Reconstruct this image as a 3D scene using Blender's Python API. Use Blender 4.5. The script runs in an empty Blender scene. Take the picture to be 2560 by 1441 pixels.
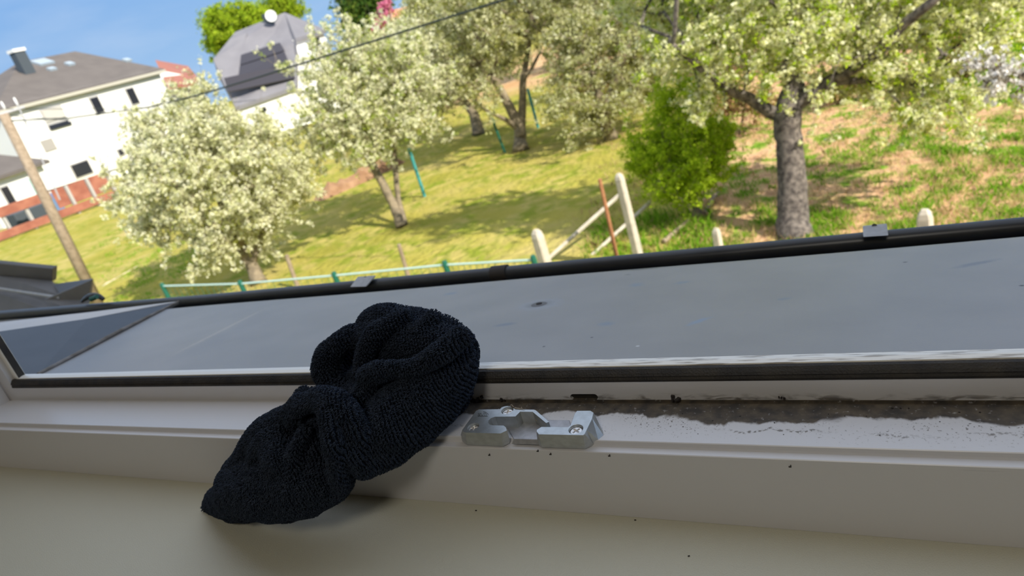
import bpy, bmesh, math, random
import numpy as np
from mathutils import Vector, Matrix

# ------------------------------------------------------------------ camera
W, H, F = 2560, 1441, 1700.0
EYE = 4.2                                   # camera height over the garden
PITCH, ROLL, YAW = math.radians(22.445), -0.282257, math.radians(28.4)
_f = np.array([-math.sin(YAW)*math.cos(PITCH), math.cos(YAW)*math.cos(PITCH), -math.sin(PITCH)])
_r0 = np.array([math.cos(YAW), math.sin(YAW), 0.0]); _u0 = np.cross(_r0, _f)
_c, _s = math.cos(ROLL), math.sin(ROLL)
CR = _c*_r0 + _s*_u0; CU = _c*_u0 - _s*_r0
SC = bpy.context.scene; COL = SC.collection
cam = bpy.data.cameras.new('camera'); camo = bpy.data.objects.new('camera', cam); COL.objects.link(camo)
cam.sensor_width = 36; cam.lens = F/W*36; cam.clip_start = 0.02; cam.clip_end = 600
camo.matrix_world = Matrix(((CR[0], CU[0], -_f[0], 0), (CR[1], CU[1], -_f[1], 0), (CR[2], CU[2], -_f[2], EYE), (0, 0, 0, 1)))
cam.dof.use_dof = True; cam.dof.focus_distance = 0.36; cam.dof.aperture_fstop = 14.5
SC.camera = camo

# ------------------------------------------------------------------ sky, sun, exposure
SC.view_settings.view_transform = 'Standard'; SC.view_settings.look = 'None'
SC.view_settings.gamma = 1; SC.view_settings.use_curve_mapping = False; SC.view_settings.exposure = 0.45
SC.cycles.use_denoising = True
SC.cycles.max_bounces = 7; SC.cycles.transparent_max_bounces = 8; SC.cycles.diffuse_bounces = 4
SC.cycles.use_adaptive_sampling = True; SC.cycles.adaptive_threshold = 0.03
SC.cycles.sample_clamp_indirect = 8
wd = bpy.data.worlds.new('sky'); SC.world = wd; wd.use_nodes = True
nt = wd.node_tree; nt.nodes.clear()
def N(nt, t, **k):
    n = nt.nodes.new(t)
    for a, b in k.items():
        if a.startswith('i_'): n.inputs[a[2:].replace('_', ' ')].default_value = b
        else: setattr(n, a, b)
    return n
tc = N(nt, 'ShaderNodeTexCoord'); sx = N(nt, 'ShaderNodeSeparateXYZ'); nt.links.new(tc.outputs['Generated'], sx.inputs[0])
rp = N(nt, 'ShaderNodeValToRGB'); nt.links.new(sx.outputs[2], rp.inputs[0])
el = rp.color_ramp.elements
el[0].position = 0.0; el[0].color = (0.27, 0.42, 0.62, 1)
el[1].position = 0.9; el[1].color = (0.60, 0.66, 0.78, 1)
e = el.new(0.16); e.color = (0.165, 0.325, 0.60, 1); e = el.new(0.34); e.color = (0.28, 0.42, 0.64, 1); e = el.new(0.55); e.color = (0.53, 0.61, 0.75, 1)
mp = N(nt, 'ShaderNodeMapping'); mp.inputs['Scale'].default_value = (1.2, 5, 16); mp.inputs['Rotation'].default_value = (0, 0.25, 0.6)
nt.links.new(tc.outputs['Generated'], mp.inputs[0])
nz = N(nt, 'ShaderNodeTexNoise'); nz.inputs['Scale'].default_value = 1.6; nz.inputs['Detail'].default_value = 4
nt.links.new(mp.outputs[0], nz.inputs[0])
cr = N(nt, 'ShaderNodeValToRGB'); cr.color_ramp.elements[0].position = 0.5; cr.color_ramp.elements[0].color = (0, 0, 0, 1)
cr.color_ramp.elements[1].position = 0.85; cr.color_ramp.elements[1].color = (0.28, 0.28, 0.28, 1)
nt.links.new(nz.outputs[0], cr.inputs[0])
mxs = N(nt, 'ShaderNodeMixRGB'); mxs.inputs[2].default_value = (0.48, 0.56, 0.68, 1)
nt.links.new(cr.outputs[0], mxs.inputs[0]); nt.links.new(rp.outputs[0], mxs.inputs[1])
bg = N(nt, 'ShaderNodeBackground'); bg.inputs[1].default_value = 1.0; nt.links.new(mxs.outputs[0], bg.inputs[0])
wo = N(nt, 'ShaderNodeOutputWorld'); nt.links.new(bg.outputs[0], wo.inputs[0])

SUNDIR = Vector((0.72, -0.27, 0.61)).normalized()
sun = bpy.data.lights.new('sun', 'SUN'); sun.energy = 5.2; sun.angle = math.radians(0.6); sun.color = (1.0, 0.93, 0.80)
suno = bpy.data.objects.new('sun', sun); COL.objects.link(suno); suno.rotation_euler = SUNDIR.to_track_quat('Z', 'Y').to_euler()
suno.location = (20, -14, 30)
# unseen fill lamp under the ceiling, added to brighten the room side
cl = bpy.data.lights.new('room_fill_light', 'AREA'); cl.energy = 6; cl.shape = 'DISK'; cl.size = 0.5; cl.color = (1.0, 0.94, 0.82)
clo = bpy.data.objects.new('room_fill_light', cl); COL.objects.link(clo); clo.location = (0.1, -1.0, EYE+1.17)

# ------------------------------------------------------------------ pixel -> world construction helpers
E0 = np.array([0, 0, EYE])
def ray(px, py):
    v = (px-W/2)*CR - (py-H/2)*CU + F*_f
    return v/np.linalg.norm(v)
def onz(px, py, z):  r = ray(px, py); return E0 + r*((z-EYE)/r[2])
def ony(px, py, y):  r = ray(px, py); return E0 + r*(y/r[1])
def onx(px, py, x):  r = ray(px, py); return E0 + r*(x/r[0])
def ondist(px, py, d): return E0 + ray(px, py)*d
def onplane(px, py, p, n):
    r = ray(px, py); p = np.array(p); n = np.array(n); return E0 + r*(np.dot(p-E0, n)/np.dot(r, n))

# ------------------------------------------------------------------ materials
MATS = {}
def mat(name, col, rough=0.6, metal=0.0, spec=0.5, col2=None, nscale=8.0, namt=1.0, bump=0.0, bscale=60.0, lo=0.35, hi=0.65, coat=0.0):
    m = bpy.data.materials.new(name); m.use_nodes = True; t = m.node_tree; b = t.nodes['Principled BSDF']
    b.inputs['Base Color'].default_value = (*col, 1); b.inputs['Roughness'].default_value = rough
    b.inputs['Metallic'].default_value = metal; b.inputs['Specular IOR Level'].default_value = spec
    if coat: b.inputs['Coat Weight'].default_value = coat; b.inputs['Coat Roughness'].default_value = 0.15
    tcn = t.nodes.new('ShaderNodeTexCoord')
    if col2:
        n = t.nodes.new('ShaderNodeTexNoise'); n.inputs['Scale'].default_value = nscale; n.inputs['Detail'].default_value = 5
        t.links.new(tcn.outputs['Object'], n.inputs[0])
        r = t.nodes.new('ShaderNodeValToRGB'); r.color_ramp.elements[0].position = lo; r.color_ramp.elements[1].position = hi
        r.color_ramp.elements[0].color = (*col, 1); r.color_ramp.elements[1].color = (*col2, 1)
        t.links.new(n.outputs[0], r.inputs[0]); t.links.new(r.outputs[0], b.inputs['Base Color'])
    if bump:
        n = t.nodes.new('ShaderNodeTexNoise'); n.inputs['Scale'].default_value = bscale; n.inputs['Detail'].default_value = 4
        t.links.new(tcn.outputs['Object'], n.inputs[0])
        bp = t.nodes.new('ShaderNodeBump'); bp.inputs['Strength'].default_value = bump; bp.inputs['Distance'].default_value = 0.002
        t.links.new(n.outputs[0], bp.inputs['Height']); t.links.new(bp.outputs[0], b.inputs['Normal'])
    MATS[name] = m; return m
def petal_mat(name, stops, trans=0.35, rough=0.7):
    """diffuse + translucent, colour picked per petal / leaf"""
    m = bpy.data.materials.new(name); m.use_nodes = True; t = m.node_tree; t.nodes.clear()
    g = t.nodes.new('ShaderNodeNewGeometry'); r = t.nodes.new('ShaderNodeValToRGB')
    els = r.color_ramp.elements
    els[0].position = stops[0][0]; els[0].color = (*stops[0][1], 1); els[1].position = stops[-1][0]; els[1].color = (*stops[-1][1], 1)
    for p, c in stops[1:-1]:
        e = els.new(p); e.color = (*c, 1)
    t.links.new(g.outputs['Random Per Island'], r.inputs[0])
    d = t.nodes.new('ShaderNodeBsdfDiffuse'); tr = t.nodes.new('ShaderNodeBsdfTranslucent'); mx = t.nodes.new('ShaderNodeMixShader'); mx.inputs[0].default_value = trans
    o = t.nodes.new('ShaderNodeOutputMaterial')
    t.links.new(r.outputs[0], d.inputs[0]); t.links.new(r.outputs[0], tr.inputs[0])
    t.links.new(d.outputs[0], mx.inputs[1]); t.links.new(tr.outputs[0], mx.inputs[2]); t.links.new(mx.outputs[0], o.inputs[0])
    MATS[name] = m; return m

# ------------------------------------------------------------------ mesh helpers
def tag(o, label=None, cat=None, group=None, kind=None):
    if label: o['label'] = label
    if cat: o['category'] = cat
    if group: o['group'] = group
    if kind: o['kind'] = kind
    return o
def link(name, me, m=None, parent=None, smooth=False):
    o = bpy.data.objects.new(name, me); COL.objects.link(o)
    if m is not None: me.materials.append(m if not isinstance(m, str) else MATS[m])
    if smooth: me.polygons.foreach_set('use_smooth', np.ones(len(me.polygons), dtype=bool)); me.update()
    if parent is not None:
        o.parent = parent; o.matrix_parent_inverse = Matrix.Translation(-Vector(parent.location))
    return o
def empty(name, loc):
    o = bpy.data.objects.new(name, None); COL.objects.link(o); o.location = Vector(loc); o.empty_display_size = 0.05
    return o
def npmesh(name, V, Fc):
    """V (n,3), Fc (m,k) arrays"""
    V = np.asarray(V, dtype=np.float32); Fc = np.asarray(Fc, dtype=np.int32)
    me = bpy.data.meshes.new(name); me.vertices.add(len(V)); me.vertices.foreach_set('co', V.ravel())
    k = Fc.shape[1]; me.loops.add(Fc.size); me.loops.foreach_set('vertex_index', Fc.ravel())
    me.polygons.add(len(Fc)); me.polygons.foreach_set('loop_start', np.arange(0, Fc.size, k, dtype=np.int32))
    me.update(calc_edges=True); me.validate(); return me
class MB:
    """collects shapes of ONE part into one mesh"""
    def __init__(s): s.v = []; s.f = []
    def add(s, vs, fs):
        n = len(s.v); s.v += [tuple(map(float, v)) for v in vs]; s.f += [tuple(i+n for i in f) for f in fs]; return s
    def box(s, c, d, rz=0.0, ax=None):
        c = np.array(c, float); d = np.array(d, float)/2
        if ax is None: ax = np.array([[math.cos(rz), math.sin(rz), 0], [-math.sin(rz), math.cos(rz), 0], [0, 0, 1]])
        vs = [c + sx*d[0]*ax[0] + sy*d[1]*ax[1] + sz*d[2]*ax[2] for sz in (-1, 1) for sy in (-1, 1) for sx in (-1, 1)]
        return s.add(vs, [(0, 2, 3, 1), (4, 5, 7, 6), (0, 1, 5, 4), (2, 6, 7, 3), (0, 4, 6, 2), (1, 3, 7, 5)])
    def prism(s, poly, off):
        """poly: list of 3D points; off: extrusion vector"""
        poly = [np.array(p, float) for p in poly]; off = np.array(off, float); n = len(poly)
        return s.add(poly + [p+off for p in poly], [tuple(range(n)), tuple(range(2*n-1, n-1, -1))] + [(i, i+n, (i+1) % n+n, (i+1) % n) for i in range(n)])
    def tube(s, pts, rad, n=8, cap=True):
        pts = [np.array(p, float) for p in pts]
        if not hasattr(rad, '__len__'): rad = [rad]*len(pts)
        rings = []; prev = None
        for i, p in enumerate(pts):
            a = pts[min(i+1, len(pts)-1)] - pts[max(i-1, 0)]; a = a/(np.linalg.norm(a)+1e-12)
            if prev is None:
                h = np.array([0, 0, 1.]) if abs(a[2]) < 0.9 else np.array([1., 0, 0]); u = np.cross(a, h)
            else: u = prev - a*np.dot(prev, a)
            u /= np.linalg.norm(u)+1e-12; prev = u; w = np.cross(a, u)
            rings.append([p + rad[i]*(math.cos(2*math.pi*k/n)*u + math.sin(2*math.pi*k/n)*w) for k in range(n)])
        vs = [v for r in rings for v in r]; fs = []
        for i in range(len(pts)-1):
            for k in range(n): fs.append((i*n+k, i*n+(k+1) % n, (i+1)*n+(k+1) % n, (i+1)*n+k))
        if cap: fs += [tuple(range(n-1, -1, -1)), tuple((len(pts)-1)*n+k for k in range(n))]
        return s.add(vs, fs)
    def build(s, name, m, parent=None, smooth=False, bevel=0.0, seg=2, ang=35):
        me = bpy.data.meshes.new(name); me.from_pydata(s.v, [], s.f); me.update()
        bm = bmesh.new(); bm.from_mesh(me); bmesh.ops.recalc_face_normals(bm, faces=bm.faces); bm.to_mesh(me); bm.free()
        o = link(name, me, m, parent)
        if smooth: 
            me.polygons.foreach_set('use_smooth', np.ones(len(me.polygons), dtype=bool))
            md = o.modifiers.new('es', 'EDGE_SPLIT'); md.split_angle = math.radians(40)
        if bevel:
            b = o.modifiers.new('b', 'BEVEL'); b.width = bevel; b.segments = seg; b.limit_method = 'ANGLE'; b.angle_limit = math.radians(ang)
            b.harden_normals = False
        return o
def boolean_cut(o, cutters):
    """cut the given builder meshes out of o and bake the result"""
    for c in cutters:
        me = bpy.data.meshes.new('cutter'); me.from_pydata(c.v, [], c.f)
        bm = bmesh.new(); bm.from_mesh(me); bmesh.ops.recalc_face_normals(bm, faces=bm.faces); bm.to_mesh(me); bm.free()
        co = bpy.data.objects.new('cutter', me); COL.objects.link(co)
        md = o.modifiers.new('cut', 'BOOLEAN'); md.object = co; md.operation = 'DIFFERENCE'; md.solver = 'EXACT'
        dg = bpy.context.evaluated_depsgraph_get(); dg.update()
        nm = bpy.data.meshes.new_from_object(o.evaluated_get(dg)); o.modifiers.clear(); o.data = nm
        bpy.data.objects.remove(co)
    return o

# ------------------------------------------------------------------ material set
mat('wall_paint', (0.66, 0.63, 0.56), 0.85); mat('room_floor', (0.30, 0.20, 0.12), 0.5, col2=(0.38, 0.26, 0.16))
mat('black_rubber', (0.011, 0.009, 0.008), 0.6, col2=(0.030, 0.024, 0.017), nscale=90, bump=0.3, bscale=900)
mat('sheet_edge', (0.05, 0.055, 0.065), 0.5)
mat('bead_metal', (0.022, 0.024, 0.030), 0.34, spec=0.5, col2=(0.030, 0.032, 0.038), nscale=30)
mat('clip_metal', (0.32, 0.32, 0.33), 0.5, col2=(0.40, 0.40, 0.41), nscale=120, bump=0.15, bscale=500)
mat('tape', (0.03, 0.024, 0.022), 0.7); mat('anthracite', (0.115, 0.108, 0.108), 0.6, col2=(0.14, 0.132, 0.130), nscale=12)
mat('brick_red', (0.26, 0.085, 0.055), 0.8, col2=(0.36, 0.14, 0.09), nscale=2.0)
mat('house_white', (0.80, 0.80, 0.78), 0.9); mat('house_grey', (0.42, 0.41, 0.40), 0.8)
mat('eave_cream', (0.46, 0.44, 0.38), 0.8)
mat('roof_brown', (0.115, 0.10, 0.092), 0.8, col2=(0.135, 0.118, 0.108), nscale=1.2)
mat('roof_grey', (0.17, 0.165, 0.185), 0.6, col2=(0.20, 0.195, 0.215), nscale=0.8)
mat('roof_red', (0.30, 0.12, 0.09), 0.8); mat('roof_orange', (0.60, 0.25, 0.14), 0.8)
mat('solar', (0.035, 0.032, 0.042), 0.35); mat('window_dark', (0.02, 0.022, 0.03), 0.15)
mat('shutter', (0.50, 0.48, 0.45), 0.7); mat('shutter_grey', (0.34, 0.32, 0.30), 0.7)
mat('teal_paint', (0.05, 0.30, 0.31), 0.5); mat('dark_green_paint', (0.01, 0.12, 0.08), 0.5); mat('pale_teal', (0.45, 0.62, 0.58), 0.5)
mat('concrete', (0.46, 0.41, 0.34), 0.9, col2=(0.60, 0.54, 0.45), nscale=9, bump=0.5, bscale=40)
mat('rusty', (0.32, 0.13, 0.06), 0.9, col2=(0.42, 0.20, 0.10), nscale=14); mat('old_wood', (0.25, 0.19, 0.13), 0.9, col2=(0.36, 0.28, 0.20), nscale=12)
mat('white_plastic', (0.8, 0.8, 0.8), 0.4); mat('black_wire', (0.02, 0.03, 0.03), 0.6)
mat('bark_grey', (0.060, 0.050, 0.046), 0.95, col2=(0.21, 0.18, 0.158), nscale=14, bump=1.0, bscale=22, lo=.38, hi=.66)
mat('bark_light', (0.16, 0.13, 0.09), 0.95, col2=(0.30, 0.24, 0.16), nscale=7)
mat('blue_plastic', (0.12, 0.22, 0.4), 0.5); mat('chimney_dark', (0.06, 0.075, 0.09), 0.7)

def g_mat():
    m = bpy.data.materials.new('garden_ground'); m.use_nodes = True; t = m.node_tree; b = t.nodes['Principled BSDF']
    b.inputs['Roughness'].default_value = 1.0; b.inputs['Specular IOR Level'].default_value = 0.1
    L = t.links.new; geo = t.nodes.new('ShaderNodeNewGeometry'); sp = t.nodes.new('ShaderNodeSeparateXYZ'); L(geo.outputs['Position'], sp.inputs[0])
    def noise(s, d=5):
        n = t.nodes.new('ShaderNodeTexNoise'); n.inputs['Scale'].default_value = s; n.inputs['Detail'].default_value = d; L(geo.outputs['Position'], n.inputs[0]); return n.outputs[0]
    def ramp(v, pts):
        r = t.nodes.new('ShaderNodeValToRGB'); e = r.color_ramp.elements
        e[0].position = pts[0][0]; e[0].color = (*pts[0][1], 1); e[1].position = pts[-1][0]; e[1].color = (*pts[-1][1], 1)
        for p, c in pts[1:-1]: q = e.new(p); q.color = (*c, 1)
        L(v, r.inputs[0]); return r.outputs[0]
    def math_(op, a, bb, c=None):
        n = t.nodes.new('ShaderNodeMath'); n.operation = op
        for i, q in enumerate((a, bb, c)):
            if q is None: continue
            if isinstance(q, (int, float)): n.inputs[i].default_value = q
            else: L(q, n.inputs[i])
        return n.outputs[0]
    def mix(f, a, bb):
        n = t.nodes.new('ShaderNodeMixRGB'); L(f, n.inputs[0]); L(a, n.inputs[1]); L(bb, n.inputs[2]); return n.outputs[0]
    lawn = ramp(noise(0.35), [(0.3, (0.26, 0.26, 0.035)), (0.5, (0.39, 0.34, 0.07)), (0.7, (0.50, 0.40, 0.16))])
    lawn2 = ramp(noise(2.5), [(0.42, (0.23, 0.27, 0.03)), (0.6, (0.44, 0.37, 0.11))]); lawn = mix(ramp(noise(0.9), [(0.4, (0, 0, 0)), (0.6, (1, 1, 1))]), lawn, lawn2)
    wild = ramp(noise(2.4, 8), [(0.36, (0.14, 0.28, 0.02)), (0.42, (0.28, 0.34, 0.06)), (0.47, (0.52, 0.38, 0.18)), (0.56, (0.66, 0.41, 0.24)), (0.68, (0.46, 0.27, 0.15))])
    # the wild slope lies right of the old fence line
    v = math_('ADD', sp.outputs[0], math_('MULTIPLY', noise(0.8), 2.0)); v = math_('MULTIPLY_ADD', sp.outputs[1], 0.16, v)
    f1 = ramp(math_('MULTIPLY_ADD', v, 0.5, 0.25), [(0.35, (0, 0, 0)), (0.7, (1, 1, 1))])
    col = mix(f1, lawn, wild)
    # bare sandy earth far behind the trees
    sand = ramp(noise(0.5), [(0.35, (0.55, 0.33, 0.16)), (0.6, (0.62, 0.42, 0.24)), (0.7, (0.3, 0.36, 0.06))])
    yy = math_('MULTIPLY_ADD', noise(0.3), 8.0, sp.outputs[1]); f2 = ramp(math_('MULTIPLY_ADD', yy, 0.2, -6.6), [(0.1, (0, 0, 0)), (0.7, (1, 1, 1))])
    xx = ramp(math_('MULTIPLY_ADD', sp.outputs[0], 0.2, 4.4), [(0.1, (0, 0, 0)), (0.7, (1, 1, 1))]); f2 = math_('MULTIPLY', f2, xx)
    col = mix(f2, col, sand); L(col, b.inputs['Base Color'])
    bp = t.nodes.new('ShaderNodeBump'); bp.inputs['Strength'].default_value = 0.8; bp.inputs['Distance'].default_value = 0.15
    L(noise(6.0, 8), bp.inputs['Height']); L(bp.outputs[0], b.inputs['Normal'])
    return m
MATS['ground'] = g_mat()

def frame_mat():
    """white window plastic; brown dirt gathered on the rebate floor, right of the cloth"""
    m = bpy.data.materials.new('white_window_plastic'); m.use_nodes = True; t = m.node_tree; b = t.nodes['Principled BSDF']; L = t.links.new
    b.inputs['Specular IOR Level'].default_value = 0.45
    geo = t.nodes.new('ShaderNodeNewGeometry'); sp = t.nodes.new('ShaderNodeSeparateXYZ'); L(geo.outputs['Position'], sp.inputs[0]); X, Y, Z = sp.outputs
    def mm(op, a, bb=None, c=None, clamp=False):
        n = t.nodes.new('ShaderNodeMath'); n.operation = op; n.use_clamp = clamp
        for i, q in enumerate((a, bb, c)):
            if q is None: continue
            if isinstance(q, (int, float)): n.inputs[i].default_value = q
            else: L(q, n.inputs[i])
        return n.outputs[0]
    def noise(s, d=4, sc=(1, 1, 1), dist=0.0):
        mp = t.nodes.new('ShaderNodeMapping'); mp.inputs['Scale'].default_value = sc; L(geo.outputs['Position'], mp.inputs[0])
        n = t.nodes.new('ShaderNodeTexNoise'); n.inputs['Scale'].default_value = s; n.inputs['Detail'].default_value = d; n.inputs['Distortion'].default_value = dist
        L(mp.outputs[0], n.inputs[0]); return n.outputs[0]
    def smooth(v, a, c):
        n = t.nodes.new('ShaderNodeMapRange'); n.interpolation_type = 'SMOOTHSTEP'; n.inputs[1].default_value = a; n.inputs[2].default_value = c; L(v, n.inputs[0]); return n.outputs[0]
    right = smooth(X, -0.27, -0.20)
    # tide of dried mud along the back of the rebate floor
    yb = mm('MULTIPLY_ADD', noise(46, 8, (1, .5, 1), 0.6), -0.024, 0.3050)
    yb = mm('MULTIPLY_ADD', noise(11, 2), -0.016, mm('ADD', yb, 0.0055))
    d1 = smooth(mm('SUBTRACT', Y, yb), -0.0009, 0.0016)
    below = smooth(mm('MULTIPLY', mm('SUBTRACT', Z, EYE-0.2188), -1.0), -0.0055, -0.0005)   # dirt climbs a little up the upstand
    climb = mm('MULTIPLY', mm('MULTIPLY', below, smooth(noise(90, 8, (1, 1, 3.5), 0.8), 0.44, 0.70)), 0.9); floor_ = smooth(mm('MULTIPLY', mm('SUBTRACT', Z, EYE-0.2184), -1.0), -0.0002, 0.0002)
    mud = mm('MULTIPLY', mm('MULTIPLY', d1, right), mm('MAXIMUM', mm('MULTIPLY', floor_, smooth(noise(420, 6), 0.12, 0.40)), climb))
    # fine brown crumbs over the floor, and a wavy line left by a water edge
    inreb = mm('MULTIPLY', smooth(Y, 0.2705, 0.2725), right)
    dens = smooth(Y, 0.272, 0.31)
    speck = mm('MULTIPLY', mm('MULTIPLY', smooth(mm('MULTIPLY', mm('SUBTRACT', Z, EYE-0.2184), -1.0), -0.0002, 0.0002), smooth(noise(23, 3), 0.40, 0.55)), smooth(mm('MULTIPLY_ADD', dens, 0.10, noise(900, 3)), 0.63, 0.70), smooth(noise(60, 3), 0.42, 0.6))
    line = mm('ABSOLUTE', mm('SUBTRACT', Y, mm('MULTIPLY_ADD', noise(16, 4, (1, 0, 0)), 0.050, 0.256)))
    ln = mm('MULTIPLY', mm('SUBTRACT', 1.0, smooth(line, 0.0002, 0.0016)), mm('MULTIPLY', smooth(noise(650, 5), 0.44, 0.60), smooth(noise(26, 4), 0.44, 0.60)))
    thin = mm('MULTIPLY', mm('MULTIPLY', mm('MAXIMUM', speck, ln), inreb), 0.75)
    # scuffs under the lip on the room-side face
    sc = mm('MULTIPLY', smooth(noise(30, 6, (1, 1, 9)), 0.63, 0.72), mm('MULTIPLY', mm('SUBTRACT', 1.0, smooth(mm('ABSOLUTE', mm('SUBTRACT', Z, EYE-0.2262)), 0.0006, 0.003)), smooth(mm('MULTIPLY', Y, -1.0), -0.2655, -0.2645)))
    scr = mm('MULTIPLY', mm('MULTIPLY', sc, right), 0.55)
    base = t.nodes.new('ShaderNodeRGB'); base.outputs[0].default_value = (0.66, 0.65, 0.66, 1)
    brown = t.nodes.new('ShaderNodeValToRGB'); brown.color_ramp.elements[0].color = (0.022, 0.015, 0.009, 1); brown.color_ramp.elements[1].color = (0.105, 0.078, 0.045, 1)
    brown.color_ramp.elements[0].position = .35; brown.color_ramp.elements[1].position = .68; L(noise(150, 5), brown.inputs[0])
    fac = mm('MAXIMUM', mm('MAXIMUM', mm('MULTIPLY', mud, 0.95), thin), scr)
    n = t.nodes.new('ShaderNodeMixRGB'); L(fac, n.inputs[0]); L(base.outputs[0], n.inputs[1]); L(brown.outputs[0], n.inputs[2]); L(n.outputs[0], b.inputs['Base Color'])
    rr = mm('MULTIPLY_ADD', fac, 0.5, 0.32); L(rr, b.inputs['Roughness'])
    bp = t.nodes.new('ShaderNodeBump'); bp.inputs['Strength'].default_value = 0.35; bp.inputs['Distance'].default_value = 0.0006
    L(mm('MULTIPLY_ADD', fac, 1.0, mm('MULTIPLY', noise(1500, 2), 0.05)), bp.inputs['Height']); L(bp.outputs[0], b.inputs['Normal'])
    return m
MATS['frame'] = frame_mat()
def trim_mat():
    m = mat('outer_trim', (0.62, 0.60, 0.55), 0.3, col2=(0.66, 0.65, 0.62), nscale=9)
    t = m.node_tree; b = t.nodes['Principled BSDF']; L = t.links.new
    geo = t.nodes.new('ShaderNodeNewGeometry'); sp = t.nodes.new('ShaderNodeSeparateXYZ'); L(geo.outputs['Position'], sp.inputs[0])
    mp = t.nodes.new('ShaderNodeMapping'); mp.inputs['Scale'].default_value = (1, 9, 9); L(geo.outputs['Position'], mp.inputs[0])
    n = t.nodes.new('ShaderNodeTexNoise'); n.inputs['Scale'].default_value = 60; n.inputs['Detail'].default_value = 6; L(mp.outputs[0], n.inputs[0])
    r = t.nodes.new('ShaderNodeMapRange'); r.inputs[1].default_value = .50; r.inputs[2].default_value = .66; L(n.outputs[0], r.inputs[0])
    x = t.nodes.new('ShaderNodeMapRange'); x.inputs[1].default_value = -.3; x.inputs[2].default_value = -.1; L(sp.outputs[0], x.inputs[0])
    q = t.nodes.new('ShaderNodeMath'); q.operation = 'MULTIPLY'; L(r.outputs[0], q.inputs[0]); L(x.outputs[0], q.inputs[1])
    q2 = t.nodes.new('ShaderNodeMath'); q2.operation = 'MULTIPLY'; L(q.outputs[0], q2.inputs[0]); q2.inputs[1].default_value = .7
    mx = t.nodes.new('ShaderNodeMixRGB'); L(q2.outputs[0], mx.inputs[0]); mx.inputs[1].default_value = (0.88, 0.85, 0.78, 1); mx.inputs[2].default_value = (0.20, 0.15, 0.10, 1)
    L(mx.outputs[0], b.inputs['Base Color']); return m
trim_mat()
def sill_mat():
    m = mat('sill_cream', (0.60, 0.585, 0.48), 0.38, spec=0.45, bump=0.25, bscale=1400); return m
sill_mat()
def sheet_mat():
    """weathered grey roofing sheet with faint scuffs, a water ring and a highlight painted along the crease"""
    m = mat('roof_sheet', (0.285, 0.272, 0.268), 0.42, spec=0.6, col2=(0.32, 0.305, 0.298), nscale=14, bump=0.06, bscale=700)
    t = m.node_tree; b = t.nodes['Principled BSDF']; L = t.links.new
    old = b.inputs['Base Color'].links[0].from_socket
    geo = t.nodes.new('ShaderNodeNewGeometry')
    def spot(p, rx, ry, rot, col, prev, soft=.5):
        mp = t.nodes.new('ShaderNodeMapping'); mp.vector_type = 'TEXTURE'; mp.inputs['Location'].default_value = tuple(p); mp.inputs['Rotation'].default_value = (0, 0, rot); mp.inputs['Scale'].default_value = (rx, ry, 1)
        nn = t.nodes.new('ShaderNodeTexNoise'); nn.inputs['Scale'].default_value = 170; L(geo.outputs['Position'], nn.inputs[0])
        L(geo.outputs['Position'], mp.inputs[0]); ln = t.nodes.new('ShaderNodeVectorMath'); ln.operation = 'LENGTH'; L(mp.outputs[0], ln.inputs[0])
        ad = t.nodes.new('ShaderNodeMath'); ad.operation = 'MULTIPLY_ADD'; L(nn.outputs[0], ad.inputs[0]); ad.inputs[1].default_value = 1.0; L(ln.outputs['Value'], ad.inputs[2])
        r = t.nodes.new('ShaderNodeMapRange'); r.inputs[1].default_value = 1.5+soft; r.inputs[2].default_value = 1.5-soft; r.inputs[3].default_value = 0; r.inputs[4].default_value = 1; L(ad.outputs[0], r.inputs[0])
        mx = t.nodes.new('ShaderNodeMixRGB'); L(r.outputs[0], mx.inputs[0]); L(prev, mx.inputs[1]); mx.inputs[2].default_value = (*col, 1); return mx.outputs[0]
    c = old  # the first spot puts the crease's highlight into the colour
    for (px, py, rx, ry, rot, col) in [(560, 824, .070, .0045, math.atan2(cd[1], cd[0]), (.40, .37, .34)), (1350, 762, .019, .015, 0, (.31, .32, .36)), (1348, 762, .0115, .009, .2, (.20, .19, .185)), (1748, 806, .010, .003, .9, (.26, .31, .40)), (1516, 812, .006, .005, 0, (.23, .26, .31)),
            (1590, 714, .006, .006, 0, (.23, .26, .31)), (1706, 708, .007, .004, .4, (.23, .26, .31)), (1125, 734, .007, .005, .2, (.22, .25, .31)), (1262, 812, .009, .004, .2, (.20, .22, .26)), (1600, 675, .02, .002, .0, (.10, .10, .11)),
            (2262, 656, .0016, .0012, 0, (.02, .02, .02)), (1360, 868, .001, .001, 0, (.02, .02, .02)), (1595, 868, .0012, .0012, 0, (.6, .6, .6)), (1480, 846, .001, .001, 0, (.02, .02, .02)), (2555, 716, .0015, .0015, 0, (.02, .02, .02)),
            (1570, 688, .003, .001, 0, (.05, .05, .05)), (1960, 750, .005, .003, .3, (.22, .25, .29)), (2440, 660, .016, .004, .5, (.20, .21, .24))]:
        p = onplane(px, py, SHP, SHN); c = spot((p[0], p[1], p[2]), rx, ry, rot, col, c)
    L(c, b.inputs['Base Color']); return m

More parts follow.
